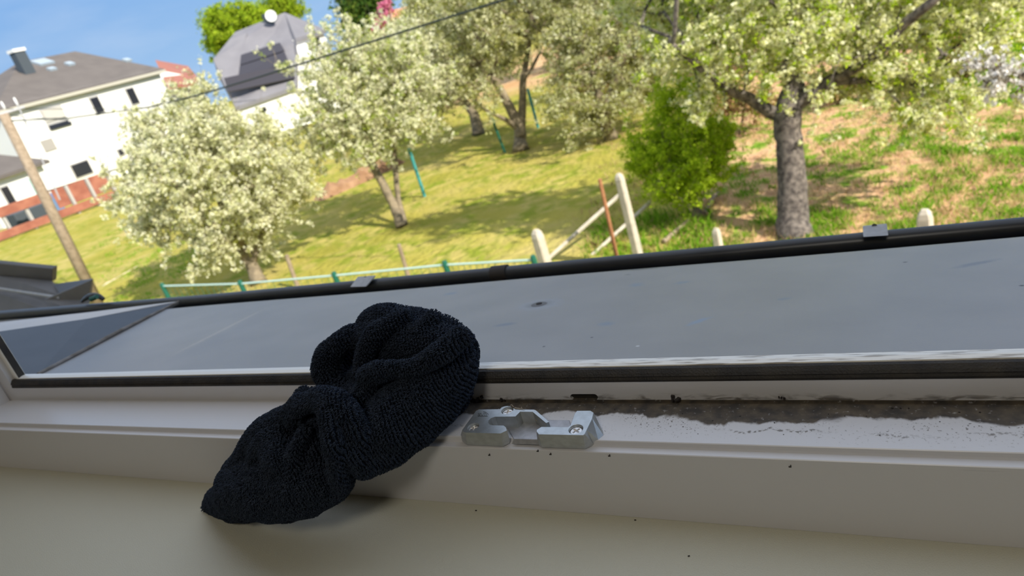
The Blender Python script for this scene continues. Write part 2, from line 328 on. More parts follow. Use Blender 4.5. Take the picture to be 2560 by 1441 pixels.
# ------------------------------------------------------------------ the setting: room
def box_obj(name, c, d, m, kind='structure', label=None, cat=None, parent=None):
    o = MB().box(c, d).build(name, m, parent)
    if parent is None: tag(o, label, cat, kind=kind)
    return o
ZS = EYE-0.2650                       # sill top
YF = 0.264
XL, XR, ZB, ZT = -0.698, 0.56, EYE-0.1985, EYE+0.95       # inner edge of the outer trim
RX0, RX1, RY0, RZ0, RZ1 = -2.2, 2.0, -3.2, EYE-1.2, EYE+1.2
WO = (XL-0.062, XR+0.062, ZB-0.0665, ZT+0.062)            # hole in the wall
def wall_with_hole():
    b = MB(); y0, y1 = 0.262, 0.60; c = (y0+y1)/2; d = y1-y0
    z0, z1 = 0.0, EYE+3.4; x0, x1 = -7.0, 7.0
    # stops 8 cm outside the frame line; the lower front is the sill's own
    b.box(((x0+WO[0])/2, 0.295, (z0+z1)/2), (WO[0]-x0, 0.07, z1-z0)); b.box(((x1+WO[1])/2, 0.295, (z0+z1)/2), (x1-WO[1], 0.07, z1-z0))
    b.box(((WO[0]+WO[1])/2, 0.295, (z1+WO[3])/2), (WO[1]-WO[0], 0.07, z1-WO[3])); b.box(((WO[0]+WO[1])/2, 0.295, (z0+ZS-0.03)/2), (WO[1]-WO[0], 0.07, ZS-0.03-z0))
    return b
o = wall_with_hole().build('wall_front', 'wall_paint'); tag(o, 'pale painted wall around the open window', 'wall', kind='structure')
box_obj('wall_left', (RX0-.05, (RY0+.26)/2, (RZ0+RZ1)/2), (.1, .26-RY0, RZ1-RZ0), 'wall_paint', label='pale side wall of the room', cat='wall')
box_obj('wall_right', (RX1+.05, (RY0+.26)/2, (RZ0+RZ1)/2), (.1, .26-RY0, RZ1-RZ0), 'wall_paint', label='pale side wall of the room opposite the towel end', cat='wall')
box_obj('wall_back', ((RX0+RX1)/2, RY0-.05, (RZ0+RZ1)/2), (RX1-RX0+.2, .1, RZ1-RZ0), 'wall_paint', label='pale back wall of the room', cat='wall')
box_obj('floor', ((RX0+RX1)/2, (RY0+.26)/2, RZ0-.05), (RX1-RX0+.2, .26-RY0+.1, .1), 'room_floor', label='brown floor of the room', cat='floor')
box_obj('ceiling', ((RX0+RX1)/2, (RY0+.26)/2, RZ1+.05), (RX1-RX0+.2, .26-RY0+.1, .1), 'wall_paint', label='pale ceiling of the room', cat='ceiling')
o = MB().box(((RX0+RX1)/2, (0.2645-0.02)/2+.005, ZS-.015), (RX1-RX0-.01, 0.2645+.03, .03)).build('windowsill', 'sill_cream', bevel=.004)
tag(o, 'smooth cream interior windowsill below the white frame', 'windowsill', kind='structure')

# ------------------------------------------------------------------ window frame: profile swept round the opening
def sweep(profile, name, m, parent, bevel=0.0, seg=2):
    """profile (y, d): d < 0 lies outside the opening edge"""
    b = MB(); n = len(profile); vs = []
    for (sx, sz) in ((0, 0), (1, 0), (1, 1), (0, 1)):
        for (y, d) in profile:
            vs.append(((XR-d) if sx else (XL+d), y, (ZT-d) if sz else (ZB+d)))
    fs = []
    for c in range(4):
        a, e = c*n, ((c+1) % 4)*n
        for i in range(n): j = (i+1) % n; fs.append((a+i, a+j, e+j, e+i))
    b.add(vs, fs); return b.build(name, m, parent, bevel=bevel, seg=seg)
win = empty('window_1', ((XL+XR)/2, YF, ZB-.0665)); tag(win, 'open white plastic window frame with dirty rebate, towel lying over it', 'window', kind='structure')
# d values are heights relative to the trim top (ZB)
fr = sweep([(0.2640, -0.0664), (0.2640, -0.0236), (0.2644, -0.0232), (0.2684, -0.0232), (0.2690, -0.0222), (0.2693, -0.0202), (0.2697, -0.0198), (0.3030, -0.0204), (0.3030, -0.0215), (0.3058, -0.0215),
            (0.3058, -0.0076), (0.3176, -0.0076), (0.3176, -0.0664)], 'frame_profile', 'frame', win)
slot = MB(); p0 = ony(1426, 993, .3058); p1 = ony(1495, 994, .3058); zc = (ony(1460, 987, .3058)[2]+ony(1460, 1000, .3058)[2])/2; hh = abs(ony(1460, 986, .3058)[2]-ony(1460, 1001, .3058)[2])/2
pts = []
for k in range(9): a = math.pi/2+math.pi*k/8; pts.append((p0[0]+hh+hh*math.cos(a), .295, zc+hh*math.sin(a)))
for k in range(9): a = -math.pi/2+math.pi*k/8; pts.append((p1[0]-hh+hh*math.cos(a), .295, zc+hh*math.sin(a)))
slot.prism(pts, (0, .026, 0)); boolean_cut(fr, [slot])
bv = fr.modifiers.new('b', 'BEVEL'); bv.width = .0005; bv.segments = 2; bv.limit_method = 'ANGLE'
MB().box((p0[0]*.5+p1[0]*.5, .3088, zc), (abs(p1[0]-p0[0])*.99, .002, hh*1.95)).build('drain_slot_shade', 'black_rubber', win)['label'] = 'black plate for the shade inside the oval drain slot'  # black plate stands in for the shade inside the cut slot
gsk = ([(0.3059, -0.0078), (0.3052, -0.0076), (0.3050, -0.0062), (0.3058, -0.0050), (0.3052, -0.0042), (0.3062, -0.0028), (0.3080, -0.0010), (0.3093, -0.0006), (0.3110, -0.0010), (0.311, -0.0078)])
MB().prism([(XL-.0076, y, ZB+d) for y, d in gsk], (XR-XL+.015, 0, 0)).build('gasket', 'black_rubber', win)
for x in (XL+.0002, XR-.0002): MB().box((x, .3138, (ZB+ZT)/2), (.0012, .0058, ZT-ZB)).build('side_gasket', 'black_rubber', win)
sweep([(0.3098, -0.0012), (0.3102, -0.0001), (0.3135, 0.0003), (0.3172, 0.0), (0.3176, -0.0006), (0.3182, -0.006), (0.3182, -0.066), (0.3177, -0.066), (0.3177, -0.0078), (0.3112, -0.0078)], 'outer_trim_strip', 'outer_trim', win)

# loose crumbs of dirt
rng = np.random.default_rng(5)
crumb = [(1690, 997, .0030, 'y', .304), (1195, 999, .0028, 'y', .304), (1170, 1000, .0018, 'y', .304), (1251, 1000, .0016, 'y', .304), (1955, 996, .0012, 'y', .304)]
b = MB()
for (px, py, s, k, v) in crumb:
    p = ony(px, py, v)
    for q in range(5):
        c = p + rng.normal(0, s*.5, 3)*np.array([1.4, .5, .4]); c[1] = min(c[1], .3045); b.box(c, rng.uniform(.3, 1, 3)*s*.8, rz=rng.uniform(0, 3))
tag(b.build('dirt_crumbs', 'tape'), 'black dirt crumbs in the corner of the frame rebate', 'dirt', kind='stuff')
b = MB()
for (px, py) in [(1344, 1129), (1376, 1137), (1523, 1141), (1223, 1139), (1190, 1277), (1588, 1301), (1798, 1308), (1975, 1168), (1722, 1391)]:
    on_face = py < 1200
    p = ony(px, py, YF-.0003) if on_face else onz(px, py, ZS+.0003)
    a = rng.uniform(0, 3); l = .0012 if on_face else .0010
    b.box(p, (l, .0004, .0004) if on_face else (l, .0005, .0004), rz=0 if on_face else a)
    if on_face: b.box(p+np.array([.0004, 0, .0005]), (.0004, .0004, .001))
for k in range(26):
    p = onz(rng.uniform(1250, 2500), rng.uniform(1020, 1105), EYE-.2187)
    if .272 < p[1] < .300: b.box(p, rng.uniform(.0003, .0008, 3), rz=rng.uniform(0, 3))
tag(b.build('dirt_specks', 'tape'), 'tiny black specks on the frame face and sill', 'dirt', kind='stuff')

# ------------------------------------------------------------------ roof sheet outside, with gutter
YS0, YS1 = 0.3265, 0.66
ZS0, ZS1 = EYE-0.2300, EYE-0.4535*0.66
SL = (ZS1-ZS0)/(YS1-YS0)
SHP = (0, YS0, ZS0); SHN = (0, -SL, 1.0)
C1 = onplane(480, 872, SHP, SHN); C2 = onplane(640, 790, SHP, SHN); cd = (C2-C1)[:2]; cd = cd/np.linalg.norm(cd)
sheet_mat()
A = onplane(447, 757, SHP, SHN); Bp = onplane(96, 938, SHP, SHN)
# sheet: subdivided grid, slightly uneven, with a shallow crease
def shz(x, y):
    z = ZS0 + SL*(y-YS0)
    z += 0.0010*math.sin(x*4.1+1)*math.sin((y-.33)*9.5) + .0005*math.sin(x*11+y*7)
    return z
C1 = onplane(480, 872, SHP, SHN); C2 = onplane(640, 790, SHP, SHN)
cd = (C2-C1)[:2]; cl_ = np.linalg.norm(cd); cd = cd/cl_
b = MB(); NX, NY = 220, 40; vs = []; x0, x1 = -1.55, 1.3
for j in range(NY+1):
    for i in range(NX+1):
        x = x0+(x1-x0)*i/NX; y = YS0+(YS1-YS0)*j/NY; z = shz(x, y)
        q = np.array([x, y])-C1[:2]; s_ = np.dot(q, cd)/cl_; t_ = q[0]*cd[1]-q[1]*cd[0]
        z += 0.0016*math.exp(-(t_/.012)**2)*math.exp(-((s_-.5)/.75)**4)
        vs.append((x, y, z))
fs = [(j*(NX+1)+i, j*(NX+1)+i+1, (j+1)*(NX+1)+i+1, (j+1)*(NX+1)+i) for j in range(NY) for i in range(NX)]
b.add(vs, fs); sh = b.build('roof_sheet', 'roof_sheet', smooth=True)
so = sh.modifiers.new('s', 'SOLIDIFY'); so.thickness = .0022; so.offset = -1
tag(sh, 'smooth grey roofing sheet sloping from the window to the gutter', 'roof sheet')
# apron under the frame
tag(MB().box(((x0+x1)/2, .3245, EYE-.255), (x1-x0, .012, .05)).build('window_apron', 'sheet_edge'), 'dark metal apron between window frame and roof sheet', 'flashing')
# screw cap with stain
sp_ = onplane(1348, 762, SHP, SHN)
mat('washer_grey', (0.15, 0.145, 0.145), 0.7)
t = empty('roof_screw', sp_); tag(t, 'dark round sealed screw in the middle of the grey roof sheet', 'screw')
nn = np.array(SHN)/np.linalg.norm(SHN)
MB().tube([sp_, sp_+nn*.0007], [.0085, .0075], 20).build('washer', 'washer_grey', t); MB().tube([sp_+nn*.0007, sp_+nn*.0018], [.0032, .0026], 12).build('screw_head', 'tape', t)

# raised corner at the left end of the sheet: dark side face and lighter top
D = ony(-150, 862, .44); Dm = ony(0, 829, .47); Em = ony(220, 797, .55)
t = empty('roof_corner', Bp); tag(t, 'raised metal roof corner with dark sloping side at the left end of the sheet', 'roof corner')
up = np.array([0, 0, -.003])
Bl = onplane(-120, 1010, SHP, SHN)
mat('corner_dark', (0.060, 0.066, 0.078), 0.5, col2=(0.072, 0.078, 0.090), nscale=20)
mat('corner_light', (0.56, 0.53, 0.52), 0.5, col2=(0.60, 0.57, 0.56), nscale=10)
Aa = A+np.array([0, 0, .001]); Bb = Bp+np.array([0, 0, .001])
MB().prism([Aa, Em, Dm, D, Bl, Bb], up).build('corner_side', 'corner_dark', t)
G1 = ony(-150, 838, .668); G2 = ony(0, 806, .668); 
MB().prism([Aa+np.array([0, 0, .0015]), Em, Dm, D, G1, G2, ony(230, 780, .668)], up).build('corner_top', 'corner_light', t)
mat('seam_dirt', (0.15, 0.125, 0.10), 0.9, col2=(0.26, 0.24, 0.23), nscale=40)
MB().tube([Aa+np.array([0, 0, .001]), Bb+(Aa-Bb)*.5+np.array([0, 0, .0018]), Bb], [.0015, .0024, .0020], 8).build('sealant_seam', 'seam_dirt', t)['label'] = 'brown dirty seam'

# gutter: bead tube + trough
YBD = 0.76
def zb(x): return EYE-0.4402*YBD + 0.004*max(0.0, (-x-1.0)/0.65)*2.0
bead = [( x, YBD, zb(x)) for x in np.linspace(-1.9, 1.3, 40)]
t = empty('gutter', (0, YBD, EYE-.4402*YBD)); tag(t, 'dark metal roof gutter with a rolled round front edge outside the window', 'gutter')
MB().tube(bead, .0102, 20).build('rolled_edge', 'bead_metal', t, smooth=True)
vs = []; NA = 14
for x in (-1.9, 1.3):
    for k in range(NA+1):
        a = math.pi*k/NA; vs.append((x, (YBD+.60)/2+.002 + (YBD-.60)/2*math.cos(a), EYE-.345-.075*math.sin(a)))
b = MB().add(vs, [(k, k+1, NA+2+k, NA+1+k) for k in range(NA)]); tr = b.build('trough', 'sheet_edge', t, smooth=True)
so = tr.modifiers.new('s', 'SOLIDIFY'); so.thickness = .001
tag(tr, 'dark half-round trough')
def clip(pts2, y, name, m, label, h=.004):
    """folded bracket tongue sitting over the rolled edge"""
    P = [ony(px, py, y + (.012 if i < 2 else -.012)) for i, (px, py) in enumerate(pts2)]
    tt = empty(name, P[0]); tag(tt, label, 'gutter clip')
    MB().prism(P, (0, h, -h*.3)).build('clip_plate', m, tt, bevel=.0006)
    c = sum(P)/len(P); 
    MB().tube([c+np.array([0, .010, .001]), c+np.array([0, .018, -.002]), c+np.array([0, .026, -.014])], .0026, 8).build('hook', 'sheet_edge', tt)
    return tt
clip([(2157, 566), (2217, 560), (2221, 589), (2158, 593)], .748, 'gutter_clip', 'clip_metal', 'grey folded clip on the gutter edge, right end')
clip([(893, 693), (937, 690), (914, 717), (875, 718)], .748, 'gutter_clip', 'clip_metal', 'slanted grey clip on the gutter edge above the towel')
# arched clip on the left, dark tape in the middle
c = ony(238, 752, YBD); t = empty('gutter_clip', c); tag(t, 'dark arched clip on the gutter edge at the left', 'gutter clip')
arch = [c + np.array([dx, 0, dz]) for dx, dz in ((-.040, .001), (-.026, .006), (-.010, .010), (.006, .011), (.018, .008), (.026, .001))]
MB().tube(arch, [.003, .0045, .0055, .0055, .005, .004], 10).build('clip_band', 'bead_metal', t, smooth=True)
MB().tube([c+np.array([.0, -.006, .006]), c+np.array([.022, -.006, .010])], .0045, 8).build('screw_head', 'dark_green_paint', t)
c1 = ony(1232, 686, YBD); c2 = ony(1270, 682, YBD)
tag(MB().tube([c1, c2], .0113, 20).build('gutter_tape', 'tape', smooth=True), 'dark brown tape wrapped round the gutter edge right of the towel top', 'tape')

# anthracite metal roof piece beyond the gutter, far left
def quadprism(name, px, y, m, parent, off): return MB().prism([ony(a, b_, y_) for (a, b_), y_ in zip(px, y)], off).build(name, m, parent, bevel=.002)
c = ony(60, 720, 1.25); t = empty('metal_roof_flashing', c); tag(t, 'anthracite folded metal roof flashing beyond the gutter at the left edge', 'flashing')
quadprism('upper_lip', [(-160, 645), (0, 659), (131, 672), (129, 706), (0, 694), (-160, 684)], [1.30]*6, 'anthracite', t, (0, .02, .002))
quadprism('lower_tray', [(-160, 678), (0, 689), (128, 702), (150, 736), (205, 765), (200, 800), (-160, 860)], [1.295]*3+[1.22, 1.15, 1.1, 1.1], 'anthracite', t, (0, .01, -.02))
quadprism('side_tray', [(228, 700), (222, 750), (208, 790), (110, 750)], [1.2, 1.18, 1.12, 1.16], 'anthracite', t, (-.004, .012, 0))
quadprism('inner_tray', [(133, 713), (226, 700), (150, 736)], [1.26, 1.23, 1.2], 'corner_dark', t, (0, .01, 0))
MB().tube([ony(-10, 721, 1.22), ony(70, 733, 1.2), ony(150, 745, 1.17)], .005, 8).build('folded_seam', 'clip_metal', t)

# ------------------------------------------------------------------ keeper plate on the rebate
def zp(zx, zy): return (1130+zx/6.4, 980+zy/6.4)
ZTOP, ZFL = EYE-0.2097, EYE-0.2187
m = mat('zinc', (0.48, 0.50, 0.50), 0.36, metal=0.75, col2=(0.56, 0.585, 0.59), nscale=260, bump=0.07, bscale=2200)
mat('zinc_plate', (0.40, 0.40, 0.42), 0.45, metal=0.6, col2=(0.50, 0.50, 0.52), nscale=300)
mat('screw_steel', (0.72, 0.70, 0.68), 0.3, metal=0.8, col2=(0.80, 0.78, 0.76), nscale=500); mat('recess_dark', (0.02, 0.02, 0.02), 0.6)
kp = onz(1330, 1085, ZFL); st = empty('keeper_plate', kp)
tag(st, 'silver zinc window keeper plate with three cross screws beside the towel', 'keeper plate')
def loft(top, bot, name, mm, parent, bevel):
    b = MB(); n = len(top); b.add(list(top)+list(bot), [tuple(range(n)), tuple(range(2*n-1, n-1, -1))] + [(i, i+n, (i+1) % n+n, (i+1) % n) for i in range(n)])
    return b.build(name, mm, parent, bevel=0), bevel
Lp = [(215, 655), (178, 640), (165, 610), (385, 305), (430, 283), (765, 280), (795, 250), (840, 234), (885, 228), (935, 234), (985, 262), (1015, 283), (1310, 286), (1340, 297), (1552, 482),
      (1505, 500), (1290, 322), (1090, 318), (1015, 396), (690, 400), (620, 424), (580, 462), (576, 495), (600, 525), (650, 538), (825, 542), (862, 570), (878, 620), (775, 668)]
Rp = [(1385, 684), (1350, 640), (1352, 608), (1425, 562), (1850, 566), (1888, 540), (1908, 500), (1960, 352), (1998, 302), (2215, 300), (2262, 330), (2240, 420), (2150, 610), (2120, 680), (2095, 697)]
def top_of(P): return [onz(*zp(*q), ZTOP) for q in P]
Lt = top_of(Lp); Lb = [np.array([p[0], p[1], ZFL+.0002]) for p in Lt]
for i, q, dz in ((0, (245, 852), -.0026), (1, (165, 795), -.002), (2, (138, 690), 0.0002), (28, (815, 878), -.0026), (27, (915, 825), -.002)): Lb[i] = onz(*zp(*q), ZFL+dz)
Rt = top_of(Rp); Rb = [np.array([p[0], p[1], ZFL+.0002]) for p in Rt]
for i, q, dz in ((0, (1440, 898), -.0026), (1, (1380, 848), -.002), (2, (1362, 765), 0.0002)): Rb[i] = onz(*zp(*q), ZFL+dz)
br = {9: (2300, 470), 10: (2420, 640), 11: (2428, 700), 12: (2380, 745)}
for i, q in br.items(): Rb[i] = onz(*zp(*q), ZFL+.0002)
Rb[12] = onz(*zp(2345, 770), ZFL+.0002); Rb[13] = onz(*zp(2280, 850), ZFL-.0026); Rb[14] = onz(*zp(2130, 920), ZFL-.0028)
Rb[13][1] = max(Rb[13][1], .2632); Rb[14][1] = max(Rb[14][1], .2624)
SCR = [((340, 560), 95, 'L', .35), ((885, 298), 100, 'L', .25), ((1980, 598), 108, 'R', .9)]
for nm, tp, bt, side in (('keeper_block', Lt, Lb, 'L'), ('keeper_block', Rt, Rb, 'R')):
    o, _ = loft(tp, bt, nm, 'zinc', st, 0)
    cuts = []
    for (c, r, s_, a) in SCR:
        if s_ != side: continue
        p = onz(*zp(*c), ZTOP); rr = r/6.4*.385/1700
        cuts.append(MB().tube([p+np.array([0, 0, -.0032]), p+np.array([0, 0, -.0010]), p+np.array([0, 0, .0008])], [rr*.97, rr*.97, rr*1.08], 28))
    boolean_cut(o, cuts); o.data.materials.clear(); o.data.materials.append(MATS['zinc'])
    bv = o.modifiers.new('b', 'BEVEL'); bv.width = .0008 if side == 'L' else .0014; bv.segments = 3; bv.limit_method = 'ANGLE'; bv.angle_limit = math.radians(38)
    o['label'] = 'left block with hooked arm' if side == 'L' else 'right L-shaped block with worn corner'
for (c, r, s_, a) in SCR:
    p = onz(*zp(*c), ZTOP); rr = r/6.4*.385/1700*.93
    o = MB().tube([p+np.array([0, 0, -.0045]), p+np.array([0, 0, -.0016]), p+np.array([0, 0, -.0011])], [rr, rr, rr*.82], 24).build('screw', 'screw_steel', st)
    boolean_cut(o, [MB().box(p, (rr*1.25, rr*.30, .0042), rz=a), MB().box(p, (rr*.30, rr*1.25, .0042), rz=a)]); o.data.materials.clear(); o.data.materials.append(MATS['screw_steel'])
    bv = o.modifiers.new('b', 'BEVEL'); bv.width = .0001; bv.segments = 1
    MB().box(p+np.array([0, 0, -.0024]), (rr*1.3, rr*1.3, .0005), rz=a).build('recess_shade', 'recess_dark', o)  # dark plate below the cross cut, standing in for its shade
# fix recess parenting offset
for o in list(COL.objects):
    if o.name.startswith('recess_shade'): o.matrix_parent_inverse = Matrix.Identity(4)
bp_ = [onz(*zp(*q), ZFL+.0012) for q in [(870, 545), (1200, 470), (1560, 448), (1880, 452), (1930, 700), (1385, 765), (985, 755)]]
MB().prism(bp_, (0, 0, -.0011)).build('base_plate', 'zinc_plate', st, bevel=.0003)
lp_ = [onz(*zp(985, 757), ZFL+.0012), onz(*zp(1385, 768), ZFL+.0012), onz(*zp(1390, 846), ZFL-.0014), onz(*zp(955, 832), ZFL-.0014)]
MB().prism(lp_, (0, .0004, -.0006)).build('base_plate_lip', 'zinc_plate', st, bevel=.0002)
# small embossed maker's mark
b = MB()
def mk(pts): b.tube([onz(*zp(*q), ZTOP+.00005) for q in pts], .00011, 6)
mk([(415, 392), (420, 345), (470, 350)]); mk([(415, 394), (570, 392), (580, 360), (540, 328), (500, 320)]); mk([(430, 388), (432, 356), (446, 386), (450, 358)])
mk([(462, 386), (478, 366), (490, 386), (504, 366)]); mk([(512, 386), (522, 364), (534, 386)]); mk([(500, 345), (530, 340), (556, 366), (552, 386)]); mk([(424, 372), (450, 372)])
b.build('embossed_mark', 'recess_dark', st)
b = MB()
def fib(pts, zz, r=.00009): b.tube([onz(*zp(*q), zz) for q in pts], r, 5)
fib([(1230, 345), (1290, 410), (1340, 450), (1410, 495), (1470, 525)], ZFL+.0040); fib([(1340, 450), (1370, 470), (1420, 480), (1400, 505)], ZFL+.0040, .00022)
fib([(930, 218), (955, 205), (970, 232), (990, 240)], ZTOP+.0006, .00018); fib([(1000, 250), (1050, 262), (1095, 270), (1110, 245), (1120, 275)], ZTOP+.0003, .00018); fib([(1000, 262), (1080, 274), (1160, 280)], ZTOP+.0003, .00012)
fib([(300, 560), (340, 585), (345, 612)], ZTOP-.0008, .00015)
mat('lint', (0.42, 0.36, 0.28), 0.9)
tag(b.build('lint_fibres', 'lint'), 'thin dusty fibres caught on the silver keeper plate', 'lint', kind='stuff')

# ------------------------------------------------------------------ the dark blue terry cloth
def ico(sub=2):
    bm = bmesh.new(); bmesh.ops.create_icosphere(bm, subdivisions=sub, radius=1.0)
    V = np.array([v.co[:] for v in bm.verts]); Fc = np.array([[v.index for v in f.verts] for f in bm.faces]); bm.free(); return V, Fc
IV, IF = ico(2)
TY = 1.0
# folds: (px, py, y, radius px)
FOLDS = [
 # lower body resting on the sill
 [(522, 1268, .237, 14), (562, 1248, .232, 36), (610, 1228, .228, 66), (680, 1210, .226, 84), (760, 1208, .226, 84), (820, 1190, .230, 62)],
 [(510, 1271, .238, 7), (530, 1272, .237, 12), (565, 1275, .234, 20), (630, 1268, .228, 34), (710, 1266, .226, 32), (780, 1258, .226, 32), (838, 1225, .231, 26)],
 # left rising roll
 [(528, 1258, .236, 12), (574, 1208, .233, 24), (618, 1150, .232, 36), (655, 1100, .236, 45), (700, 1070, .240, 42), (745, 1050, .243, 36)],
 [(630, 1200, .222, 22), (645, 1140, .226, 24), (672, 1100, .230, 24), (706, 1080, .234, 22)],
 [(752, 1235, .219, 26), (738, 1180, .2195, 22), (738, 1130, .2235, 20), (760, 1080, .230, 20)],
 [(690, 1240, .223, 26), (672, 1190, .2235, 24), (676, 1140, .2275, 22)],
 [(720, 1150, .227, 58), (700, 1120, .231, 48)],
 # hump in the middle with pocket
 [(725, 1035, .240, 22), (755, 1008, .241, 26), (800, 998, .240, 30), (840, 1010, .238, 32), (872, 1040, .236, 32), (892, 1085, .234, 30), (902, 1130, .234, 30), (905, 1160, .236, 26)],
 [(735, 1050, .236, 20), (752, 1020, .236, 18), (785, 1006, .236, 18), (812, 1020, .233, 18), (826, 1060, .228, 20), (832, 1110, .222, 22), (838, 1160, .220, 24), (850, 1200, .222, 22), (848, 1230, .226, 16)],
 [(800, 1060, .244, 42), (790, 1110, .238, 52), (790, 1160, .232, 58)],
 # roll lower right
 [(860, 1100, .230, 28), (885, 1140, .230, 36), (915, 1160, .234, 38), (950, 1150, .240, 36), (985, 1130, .246, 34)],
 # band crossing from upper right down to the middle
 [(1152, 856, .300, 34), (1128, 905, .292, 58), (1085, 955, .280, 78), (1038, 1005, .268, 84), (990, 1050, .257, 82), (945, 1095, .248, 70), (930, 1135, .243, 48)],
 [(1160, 870, .300, 32), (1158, 930, .294, 32), (1138, 985, .284, 34), (1105, 1030, .272, 38), (1062, 1062, .262, 38), (1018, 1096, .254, 38), (982, 1130, .246, 34)],
 [(1165, 950, .300, 18), (1163, 985, .298, 20), (1145, 1015, .292, 20), (1110, 1035, .284, 22)],
 # upper lip of the band
 [(920, 945, .262, 24), (945, 930, .262, 26), (985, 926, .264, 24), (1030, 920, .267, 24), (1078, 898, .272, 25), (1118, 868, .280, 26), (1150, 846, .288, 24)],
 [(925, 955, .262, 26), (910, 1000, .257, 30), (880, 1030, .252, 26), (850, 1020, .250, 24)],
 # rounded top
 [(935, 815, .312, 42), (975, 806, .314, 48), (1020, 812, .314, 46), (1070, 822, .312, 50), (1120, 838, .310, 46), (1152, 860, .306, 36)],
 [(930, 850, .304, 50), (1000, 856, .302, 64), (1070, 862, .298, 66), (1120, 868, .298, 52)],
 [(1012, 790, .300, 20), (976, 812, .294, 24), (942, 838, .289, 24), (918, 868, .285, 22), (904, 900, .281, 20), (900, 935, .277, 18)],
 [(1080, 800, .303, 26), (1050, 830, .295, 26), (1035, 865, .289, 22)],
 # left ear
 [(880, 842, .300, 30), (850, 856, .293, 30), (826, 886, .289, 32), (818, 925, .286, 34), (832, 960, .283, 32), (862, 985, .278, 26), (895, 990, .272, 24)],
 [(875, 880, .310, 36), (872, 930, .304, 40), (885, 965, .294, 34)],
 # back part sitting on the frame
 [(905, 955, .294, 42), (955, 968, .286, 50)],
 [(760, 990, .262, 20), (800, 1000, .262, 24), (850, 1000, .270, 26), (900, 1000, .275, 26)],
]
VV, FF, nv = [], [], 0
for st_ in FOLDS:
    P = [ony(a, b_, c_*TY) for a, b_, c_, r in st_]; R = [r*np.linalg.norm(p-E0)/1700*0.97 for p, (a, b_, c_, r) in zip(P, st_)]
    for i in range(len(P)-1):
        L = np.linalg.norm(P[i+1]-P[i]); n = max(2, int(L/(min(R[i], R[i+1])*.16)))
        for k in range(n+(i == len(P)-2)):
            t_ = k/n; c = P[i]*(1-t_)+P[i+1]*t_; r = R[i]*(1-t_)+R[i+1]*t_
            VV.append(IV*r+c); FF.append(IF+nv); nv += len(IV)
me = npmesh('cloth_volume', np.vstack(VV), np.vstack(FF)); tmp = bpy.data.objects.new('cloth_volume', me); COL.objects.link(tmp)
rm = tmp.modifiers.new('r', 'REMESH'); rm.mode = 'VOXEL'; rm.voxel_size = 0.0012
sm = tmp.modifiers.new('s', 'SMOOTH'); sm.factor = .5; sm.iterations = 8
dg = bpy.context.evaluated_depsgraph_get(); dg.update(); cm = bpy.data.meshes.new_from_object(tmp.evaluated_get(dg)); bpy.data.objects.remove(tmp)
n = len(cm.vertices); V = np.empty(n*3, np.float32); cm.vertices.foreach_get('co', V); V = V.reshape(-1, 3).astype(float)
NRM = np.empty(n*3, np.float32); cm.vertices.foreach_get('normal', NRM); NRM = NRM.reshape(-1, 3).astype(float)
# shallow wrinkles running with the drape
w = V @ np.array([62., 20., 34.]); w2 = V @ np.array([-25., 40., 95.])
wr = .0009*np.sin(w*1.6+1.3*np.sin(w2*.7)) + .0004*np.sin(w*4.3+1.7*np.sin(w2*1.4)+2)
V += NRM*wr[:, None]
# rest on sill, frame and trim instead of sinking in
ze = V[:, 2]-EYE
lim = np.where(V[:, 1] < .2638, -.2646, np.where(V[:, 1] < .3050, -.2180, np.where(V[:, 1] < .3185, -.1980, -.2290)))
pen = lim-ze; bad = pen > 0
side = bad & (V[:, 1] > .2638) & (V[:, 1]-.2638 < pen)
V[side, 1] = .2634; up_ = bad & ~side; V[up_, 2] = EYE+lim[up_]
low = V[:, 2]-EYE < -.2646; V[low, 2] = EYE-.2646
cm.vertices.foreach_set('co', V.astype(np.float32).ravel()); cm.update()
def cloth_mat(name, c0, c1):
    m = mat(name, c0, 0.95, spec=0.1, col2=c1, nscale=300, bump=0.8, bscale=700, lo=.3, hi=.7)
    b = m.node_tree.nodes['Principled BSDF']; b.inputs['Sheen Weight'].default_value = .12; b.inputs['Sheen Roughness'].default_value = .4; b.inputs['Sheen Tint'].default_value = (.45, .6, .9, 1)
    return m
cloth_mat('terry_base', (0.0035, 0.005, 0.009), (0.006, 0.009, 0.016)); cloth_mat('terry_loop', (0.015, 0.021, 0.034), (0.044, 0.056, 0.082))
tw = link('terry_cloth', cm, 'terry_base', smooth=True)
tag(tw, 'crumpled dark navy terry cloth draped over the white window frame', 'cloth')
# loops: little bent tufts set in rows
cm.calc_loop_triangles(); nt_ = len(cm.loop_triangles); T = np.empty(nt_*3, np.int32); cm.loop_triangles.foreach_get('vertices', T); T = T.reshape(-1, 3)
a, b2, c = V[T[:, 0]], V[T[:, 1]], V[T[:, 2]]; cr_ = np.cross(b2-a, c-a); ar = np.linalg.norm(cr_, axis=1)/2
nr = cr_/(2*ar[:, None]+1e-15)
ok = ~(side | up_ | low)[T].any(axis=1); cen = (a+b2+c)/3
ok &= ~((nr[:, 1] > .55) & (cen[:, 1] > .25)); ar = np.where(ok, ar, 0)
rng = np.random.default_rng(11); NT = 125000
idx = rng.choice(nt_, NT, p=ar/ar.sum()); u = rng.random((NT, 2)); fl = u.sum(1) > 1; u[fl] = 1-u[fl]
P = a[idx]+(b2[idx]-a[idx])*u[:, :1]+(c[idx]-a[idx])*u[:, 1:]; n_ = nr[idx]
